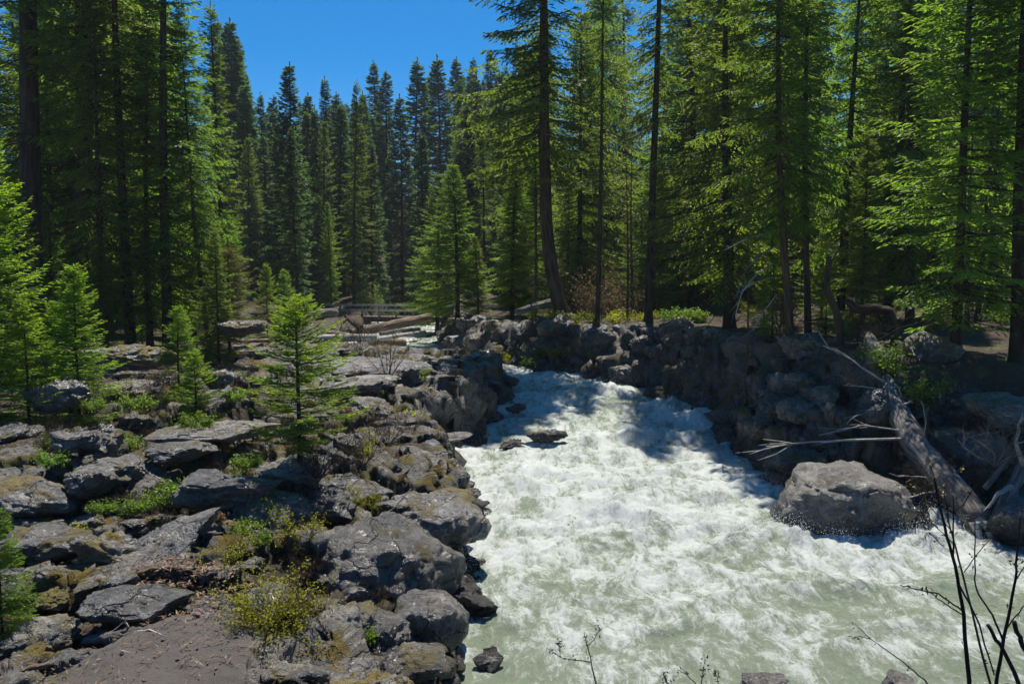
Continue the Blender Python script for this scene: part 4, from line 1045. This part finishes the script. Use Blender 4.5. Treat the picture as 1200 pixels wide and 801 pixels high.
stems('bare_stem', 'dark upright bare stem with drooping bud clusters over the rapids', at(1138, 830, D0), [
    (ln(D0, (1139, 860), (1136, 801), (1130, 730), (1120, 665), (1105, 610), (1095, 560)), .010, .004),
    (ln(D0, (1122, 680), (1145, 725), (1165, 790)), .004, .003), (ln(D0, (1128, 715), (1100, 695), (1075, 690), (1055, 685)), .004, .002),
    (ln(D0, (1128, 720), (1105, 705), (1085, 690)), .003, .002), (ln(D0, (1118, 660), (1117, 610), (1118, 580)), .004, .002),
    (ln(D0, (1117, 600), (1098, 590), (1085, 575)), .003, .0015), (ln(D0, (1117, 600), (1130, 590), (1140, 572)), .003, .0015), (ln(D0, (1106, 640), (1090, 625)), .002, .0015)], M_STEM, 70, M_BUD, 1)
stems('bare_stem', 'second dark stem forking beside the upright bare one', at(1168, 830, D0 + .2), [
    (ln(D0 + .2, (1160, 860), (1168, 795), (1180, 730), (1190, 680), (1193, 640), (1196, 600)), .009, .003),
    (ln(D0 + .2, (1176, 750), (1160, 715), (1143, 690), (1142, 650), (1143, 610)), .005, .002), (ln(D0 + .2, (1190, 680), (1205, 655)), .003, .002),
    (ln(D0 + .2, (1180, 735), (1196, 715), (1210, 690)), .003, .002), (ln(D0 + .2, (1143, 620), (1160, 612), (1175, 618)), .002, .001)], M_STEM, 50, M_BUD, 2)
stems('broken_stem', 'thick dark broken stem slanting up at the lower picture corner', at(1200, 820, 2.9), [(ln(2.9, (1205, 830), (1192, 795), (1175, 760), (1158, 732)), .009, .007)], M_STEM, None, None, 3)
stems('broken_stem', 'short dark snapped stem at the picture edge', at(1215, 780, 2.9), [(ln(2.9, (1215, 800), (1200, 760), (1188, 728)), .010, .008)], M_STEM, None, None, 4)
stems('golden_twig', 'pale twig tipped by golden buds before the great boulder', at(1118, 640, 4.6), [
    (ln(4.6, (1175, 860), (1150, 760), (1125, 660), (1112, 610), (1090, 545)), .008, .003), (ln(4.6, (1112, 610), (1105, 570), (1130, 545)), .004, .002), (ln(4.6, (1118, 625), (1070, 570), (1050, 568)), .003, .0015),
    (ln(4.6, (1130, 670), (1160, 630), (1170, 640)), .003, .002), (ln(4.6, (1120, 640), (1080, 600), (1060, 605)), .003, .0015)], M_TWIG, 60, M_CATKIN, 5)
stems('bare_stem', 'budded twig poking up at the bottom edge over pale water', at(690, 815, 4.4), [
    (ln(4.4, (700, 850), (698, 800), (692, 770), (684, 740)), .006, .002), (ln(4.4, (693, 775), (675, 773), (658, 770), (640, 758)), .003, .0015), (ln(4.4, (688, 757), (697, 748), (703, 736)), .003, .0015), (ln(4.4, (657, 770), (656, 760), (655, 750)), .002, .001)], M_STEM, 80, M_BUD, 6)
stems('bare_stem', 'thin slanting twig above the rounded brown stone', at(1085, 815, 4.0), [(ln(4.0, (1100, 830), (1085, 797), (1055, 772), (1020, 748), (1002, 730)), .005, .0015), (ln(4.0, (1020, 748), (1008, 745), (998, 747)), .002, .001)], M_STEM, 16, M_BUD, 7)
stems('bare_stem', 'scrubby budded twigs beside the brown flat rock', at(820, 815, 4.2), [
    (ln(4.2, (815, 830), (822, 800), (826, 772)), .004, .0015), (ln(4.2, (820, 805), (805, 790), (795, 785)), .003, .001), (ln(4.2, (845, 830), (842, 800), (838, 785)), .003, .001), (ln(4.2, (780, 830), (782, 800), (778, 790)), .003, .001)], M_STEM, 90, M_BUD, 8)

# ------------------------------------------------------------------ logs and driftwood
def limb_log(name, label, cat, pts, rad, mat, branches=(), rough=.12, k=14, seed=0, bmat=None, n=26, endmat=None):
    base = Vector(pts[0]); e = thing(name, label, cat, base)
    p = np.array([Vector(q) - base for q in pts]); t = np.linspace(0, 1, len(p)); tt = np.linspace(0, 1, n)
    q = np.stack([np.interp(tt, t, p[:, i]) for i in range(3)], 1)
    r = np.random.default_rng(seed); q += fbm(tt * 3 + seed, tt * 0, None, seed, 3)[:, None] * np.array([.04, .04, .03])
    b = MB(); b.tube(q, np.interp(tt, np.linspace(0, 1, len(rad)), rad), k, True, rough, seed)
    link('trunk', b.build('trunk', mat, True), e)
    for bp in branches:
        pp = np.array([Vector(w) - base for w in bp[0]]); t2 = np.linspace(0, 1, len(pp)); t3 = np.linspace(0, 1, 9)
        w = np.stack([np.interp(t3, t2, pp[:, i]) for i in range(3)], 1) + r.normal(0, .012, (9, 3)) * t3[:, None]
        bb = MB(); bb.tube(w, np.linspace(bp[1], bp[1] * .3, 9), 6)
        for _ in range(bp[2] if len(bp) > 2 else 3):
            i = r.integers(3, 8); dd = (w[8] - w[0]) * .25 + r.normal(0, .12, 3)
            bb.tube([w[i], w[i] + dd * .5 + r.normal(0, .02, 3), w[i] + dd], [bp[1] * .35, bp[1] * .25, bp[1] * .1], 4, False)
        link('branch', bb.build('branch', bmat or M_BLEACH, True), e)
    return e
limb_log('fallen_tree', 'grey fallen tree trunk sloping down the bank with bare snapped boughs', 'log',
         [at(1014, 392, 22.4), at(1027, 412, 21), at(1045, 470, 19), at(1075, 525, 17.5), at(1110, 565, 16.4), at(1150, 612, 15.2)], [.16, .19, .23, .26, .28, .28, .26], M_DEAD,
         [((at(1055, 514, 17.8), at(1000, 515, 17.3), at(940, 518, 17), at(898, 524, 16.8)), .035, 6), ((at(1040, 450, 19.4), at(1012, 432, 19.2), at(985, 412, 19), at(965, 405, 18.9)), .03, 4),
          ((at(1030, 456, 19.3), at(1005, 452, 19.1), at(992, 450, 19)), .025, 2), ((at(1062, 505, 18), at(1010, 498, 17.6), at(960, 510, 17.4)), .022, 5), ((at(1042, 470, 19), at(1020, 480, 18.8), at(998, 490, 18.6)), .02, 3),
          ((at(1090, 560, 16.7), at(1075, 558, 16.2), at(1052, 556, 16)), .02, 2), ((at(1100, 575, 16.2), at(1080, 578, 15.6), at(1055, 585, 15.2)), .025, 2), ((at(1080, 520, 17.6), at(1085, 495, 17.2), at(1080, 470, 17)), .015, 4), ((at(1148, 608, 15.2), at(1158, 618, 15.0), at(1162, 632, 14.9)), .13, 0), ((at(1142, 612, 15.1), at(1146, 624, 15.0), at(1150, 640, 14.9)), .11, 0), ((at(1150, 600, 15.3), at(1160, 606, 15.2), at(1171, 612, 15.1)), .1, 0), ((at(1050, 480, 18.6), at(1060, 474, 18.4), at(1068, 470, 18.2)), .045, 0), ((at(1035, 430, 20.2), at(1024, 428, 20), at(1016, 424, 19.9)), .04, 0)], .10, 16, 3)
limb_log('driftwood_root', 'pale twisted driftwood root wedged at the water edge', 'driftwood',
         [at(1225, 500, 16.0), at(1200, 545, 15.6), at(1180, 585, 15.3), at(1165, 620, 15.1), at(1158, 640, 15)], [.07, .10, .13, .14, .08], M_DEAD,
         [((at(1185, 570, 15.2), at(1170, 578, 14.9), at(1158, 594, 14.8)), .06, 1), ((at(1200, 545, 15.5), at(1190, 520, 15.3), at(1196, 490, 15.2)), .06, 3)], .35, 16, 5)
limb_log('driftwood_pole', 'thin bluish grey pole propped between trunk and driftwood root', 'driftwood', [at(1154, 572, 15.4), at(1172, 550, 15.5), at(1192, 525, 15.6)], [.05, .05, .045], M_DEAD, (), .05, 8, 6, n=8)
limb_log('mossy_root', 'arching dark root of an upturned tree above the fallen trunk', 'root', [at(990, 352, 22.6), at(1005, 362, 22.6), at(1025, 362, 22.5), at(1042, 366, 22.4), at(1048, 385, 22.3), at(1046, 408, 22.2)], [.09, .13, .16, .15, .1, .08], M_BARK,
         [((at(1025, 364, 22.5), at(1032, 380, 22.4), at(1036, 400, 22.3)), .07, 1), ((at(1010, 362, 22.6), at(1012, 380, 22.5), at(1018, 405, 22.4)), .06, 1)], .3, 10, 8, M_BARK)
limb_log('leaning_bole', 'short bowed bole standing over golden moss near the scarred leaning tree', 'tree trunk', [at(985, 408, 22.4), at(982, 370, 22.5), at(968, 340, 22.6), at(972, 300, 22.6)], [.10, .11, .10, .06], M_BARKR,
         [((at(972, 345, 22.6), at(955, 330, 22.5), at(945, 310, 22.4)), .04, 4), ((at(972, 310, 22.6), at(985, 290, 22.5), at(1000, 285, 22.4)), .03, 4)], .2, 10, 9, M_TWIG)
limb_log('dead_branch', 'fan of pale drooping dead boughs before the shaggy hemlock', 'branch', [at(905, 290, 23.6), at(890, 300, 23.2), at(872, 318, 22.8), at(862, 350, 22.6)], [.03, .025, .018, .008], M_DEAD,
         [((at(903, 312, 23.6), at(885, 322, 23.2), at(868, 345, 22.8), at(862, 372, 22.7)), .022, 4), ((at(905, 325, 23.6), at(888, 330, 23.2), at(870, 340, 22.9)), .02, 4), ((at(908, 270, 23.6), at(880, 278, 23), at(850, 292, 22.5)), .024, 5), ((at(910, 345, 23.6), at(895, 365, 23.2), at(882, 388, 22.9)), .02, 3)], .1, 6, 10, n=12)
limb_log('fallen_log', 'large weathered log with splintered end before the footbridge', 'log', [at(372, 397, 44), at(405, 392, 44.5), at(440, 385, 45.5), at(478, 377, 47), at(506, 371.5, 48)], [.22, .26, .28, .29, .26], M_LOG,
         [((at(430, 385, 45), at(440, 380, 44.6), at(452, 379, 44.4)), .05, 1)], .18, 14, 11)
limb_log('fallen_log', 'pale straight log lying level at the foot of the splintered one', 'log', [at(366, 397, 39.5), at(410, 395.5, 40), at(441, 395, 40.5)], [.19, .20, .18], M_BLEACH, (), .08, 12, 12)
limb_log('fallen_log', 'brown log continuing the log pile towards the water', 'log', [at(425, 402, 41), at(450, 400, 42), at(474, 402, 43)], [.2, .22, .2], M_LOG, [((at(455, 400, 42), at(460, 392, 41.8), at(470, 388, 41.6)), .05, 2)], .25, 12, 13)
limb_log('fallen_log', 'long thin log reaching out of the brush towards the log pile', 'log', [at(275, 400, 36), at(310, 399, 38), at(340, 397, 40), at(372, 397, 41)], [.08, .10, .10, .1], M_LOG, (), .12, 10, 14)
limb_log('root_stump', 'upturned broken stump on top of the log pile', 'stump', [at(405, 370, 45), at(412, 377, 44.6), at(424, 384, 44.2)], [.10, .14, .17], M_BARKR,
         [((at(408, 372, 44.8), at(402, 378, 44.4), at(398, 388, 44.2)), .08, 2), ((at(420, 382, 44.2), at(430, 396, 43.8), at(440, 412, 43.4)), .1, 5), ((at(425, 384, 44.2), at(436, 394, 43.6), at(450, 408, 43)), .06, 5), ((at(418, 384, 44.2), at(424, 400, 43.8), at(428, 414, 43.4)), .07, 4)], .2, 12, 15, M_BARKR)
limb_log('fallen_log', 'sunlit log slanting down across the near side of the log pile', 'log', [at(384, 390, 42), at(415, 394, 41.4), at(447, 401, 40.8)], [.14, .15, .13], M_LOG, (), .12, 10, 31)
limb_log('fallen_log', 'slim bleached log crossing over the pile towards the water', 'log', [at(420, 402, 40), at(460, 394, 41.5), at(498, 389, 44)], [.09, .11, .10], M_BLEACH, (), .1, 10, 32)
limb_log('fallen_log', 'short grey log lying under the splintered one', 'log', [at(445, 391, 44), at(470, 387, 44.5), at(492, 386, 45)], [.12, .13, .12], M_DEAD, (), .12, 10, 33)
limb_log('fallen_log', 'thin snapped pole sticking out of the log pile', 'log', [at(395, 398, 42), at(402, 384, 42.5), at(398, 372, 43)], [.07, .06, .04], M_LOG, (), .1, 8, 34)
limb_log('fallen_log', 'greyish log end showing behind the brush near the footbridge', 'log', [at(368, 368, 52), at(385, 366, 52.5), at(394, 367, 53)], [.28, .3, .25], M_DEAD, (), .15, 10, 16, n=10)
limb_log('fallen_log', 'pale log lying behind the bent conifer base', 'log', [at(605, 366, 35.4), at(630, 358, 36), at(655, 352, 36.8)], [.14, .17, .18], M_DEAD, (), .08, 10, 17, n=12)
limb_log('gnarled_root', 'gnarled grey root lying across the silt', 'root', [at(95, 752, 8.9), at(125, 748, 8.7), at(150, 745, 8.6), at(172, 742, 8.6)], [.05, .07, .09, .05], M_DEAD,
         [((at(150, 742, 8.6), at(175, 738, 8.5), at(195, 745, 8.4)), .018, 1), ((at(150, 735, 8.6), at(145, 722, 8.6)), .015, 1)], .5, 12, 18)
limb_log('driftwood_stick', 'pale broken driftwood stick by the bluish block', 'stick', [at(12, 796, 8.0), at(35, 783, 8.0), at(58, 777, 8.0)], [.03, .034, .026], M_LOG, (), .2, 8, 19, n=10)
limb_log('driftwood_stick', 'grey stick lying over the bark litter', 'stick', [at(112, 690, 10.0), at(140, 692, 9.7), at(163, 700, 9.5)], [.012, .016, .014], M_DEAD, [((at(140, 692, 9.7), at(125, 686, 9.7)), .008, 1)], .1, 6, 20, n=8)
limb_log('driftwood_stick', 'long pale bent branch leaning on the broad jutting boulder', 'stick', [at(405, 625, 11.8), at(437, 612, 12.2), at(462, 595, 12.6), at(482, 572, 13)], [.012, .014, .012, .008], M_DEAD, (), .1, 6, 21, n=12)
limb_log('driftwood_stick', 'thin pale stick beneath the yellow-leaved shrub', 'stick', [at(322, 765, 8.7), at(350, 750, 9), at(385, 735, 9.3)], [.008, .009, .006], M_LOG, (), .1, 6, 22, n=10)

# litter of bark and needles
rl = np.random.default_rng(44)
def scatter(name, label, n, cx_, cy_, sx_, sy_, mat, ll, lw, lift=.02):
    xs = rl.normal(cx_, sx_, n); ysn = rl.normal(cy_, sy_, n); hz = terrain(xs, ysn)[0]
    dr = np.stack([rl.normal(0, 1, n), rl.normal(0, 1, n), rl.normal(0, .25, n)], 1); nn = np.stack([rl.normal(0, .4, n), rl.normal(0, .4, n), np.ones(n)], 1)
    v, q = leaf_quads(np.stack([xs, ysn, hz + lift + rl.uniform(0, .03, n)], 1), dr, nn, ll * rl.uniform(.4, 1.4, n), lw * rl.uniform(.5, 1.4, n))
    tag(link(name, mesh(name, v, q, mat)), label, None, None, 'stuff')
m_bark = leaf_mat('bark_chips', (.10, .055, .035), (.30, .18, .12), (.2, .1, .05), .1, .2)
p = at(235, 690, 10.0)
scatter('bark_litter', 'reddish bark and needle litter on the ledge', 1500, p.x, p.y, .55, .45, m_bark, .08, .02, .03)
stn = rock_mesh(30, M_LOG, 10, .7, 1, .3, .05, 0, (1, .9, .7), False)
p = at(231, 741, 8.9)
o = link('pebble', stn); o.location = (p.x, p.y, Hgt(p.x, p.y) + .03); o.scale = (.045,) * 3; tag(o, 'small rounded reddish pebble lying alone on the silt', 'pebble')

n = 110
xs, ysn = rl.normal(-3.5, .75, n), rl.normal(7.6, 1.0, n); hz = terrain(xs, ysn)[0]
rad = rl.gamma(1.6, .008, n) + .006
V = (np.stack([xs, ysn, hz + rad * .3], 1)[:, None] + ICO1[None] * rad[:, None, None] * rl.uniform(.6, 1.2, (n, 1, 3))).reshape(-1, 3)
T = (ICO1F[None] + len(ICO1) * np.arange(n)[:, None, None]).reshape(-1, 3)
tag(link('gravel', mesh('gravel', V, T, M_ROCK, True)), 'fine gravel strewn over the silt', None, None, 'stuff')
scatter('twig_litter', 'dry twigs and leaves strewn over silt and stones', 1700, -3.6, 9.2, 1.3, 1.5, m_bark, .11, .010, .02)
scatter('leaf_litter', 'brown fallen leaves caught between the stones', 2600, -4.5, 13, 2.6, 3.2, M_DRY, .05, .025, .03)

# ------------------------------------------------------------------ footbridge
def footbridge():
    A, B = at(392, 370, 66), at(560, 372, 62)
    e = thing('footbridge', 'low weathered wooden footbridge with post and rail sides over the upper river', 'bridge', A)
    L = (B - A).length; dx = (B - A).normalized(); sdv = Vector((-dx.y, dx.x, 0))
    M = Matrix((dx, sdv, Vector((0, 0, 1)))).transposed()
    def beam(b, s, o, z, hl, hw, hh): b.box(dx * s + sdv * o + Vector((0, 0, z)), (hl, hw, hh), M)
    b = MB()
    for i in range(int(L / .22)): beam(b, i * .22 + .11, 0, 0, .10, .9, .03)
    link('deck', b.build('deck', M_DEAD), e)
    for o in (-.75, .75):
        b = MB(); beam(b, L / 2, o, -.22, L / 2, .10, .17); link('girder', b.build('girder', M_BARKR), e)
        for z in (.92, .5):
            b = MB(); beam(b, L / 2, o * 1.17, z, L / 2, .04, .06); link('rail', b.build('rail', M_BLEACH), e)
        for i in range(int(L / 1.5) + 1):
            b = MB(); beam(b, min(i * 1.5 + .05, L - .05), o * 1.08, .40, .055, .055, .58); link('post', b.build('post', M_DEAD), e)
    for i in range(int(L / 1.5) + 1):
        b = MB(); b.box(dx * min(i * 1.5 + .05, L - .05) - sdv * 1.05 + Vector((0, 0, -.35)), (.05, .04, .3), M @ Euler((.35, 0, 0)).to_matrix()); link('brace', b.build('brace', M_BARKR), e)
footbridge()

# ------------------------------------------------------------------ air
m, nt, out = newmat('haze')
pv = nt.nodes.new('ShaderNodeVolumePrincipled'); pv.inputs['Color'].default_value = (.80, .90, 1, 1); pv.inputs['Density'].default_value = .0003; pv.inputs['Anisotropy'].default_value = .2
nt.links.new(pv.outputs[0], out.inputs['Volume'])
b = MB(); b.box((0, 200, 40), (700, 720, 44))
tag(link('haze', b.build('haze', m)), 'thin bluish haze between the trees', None, None, 'stuff')
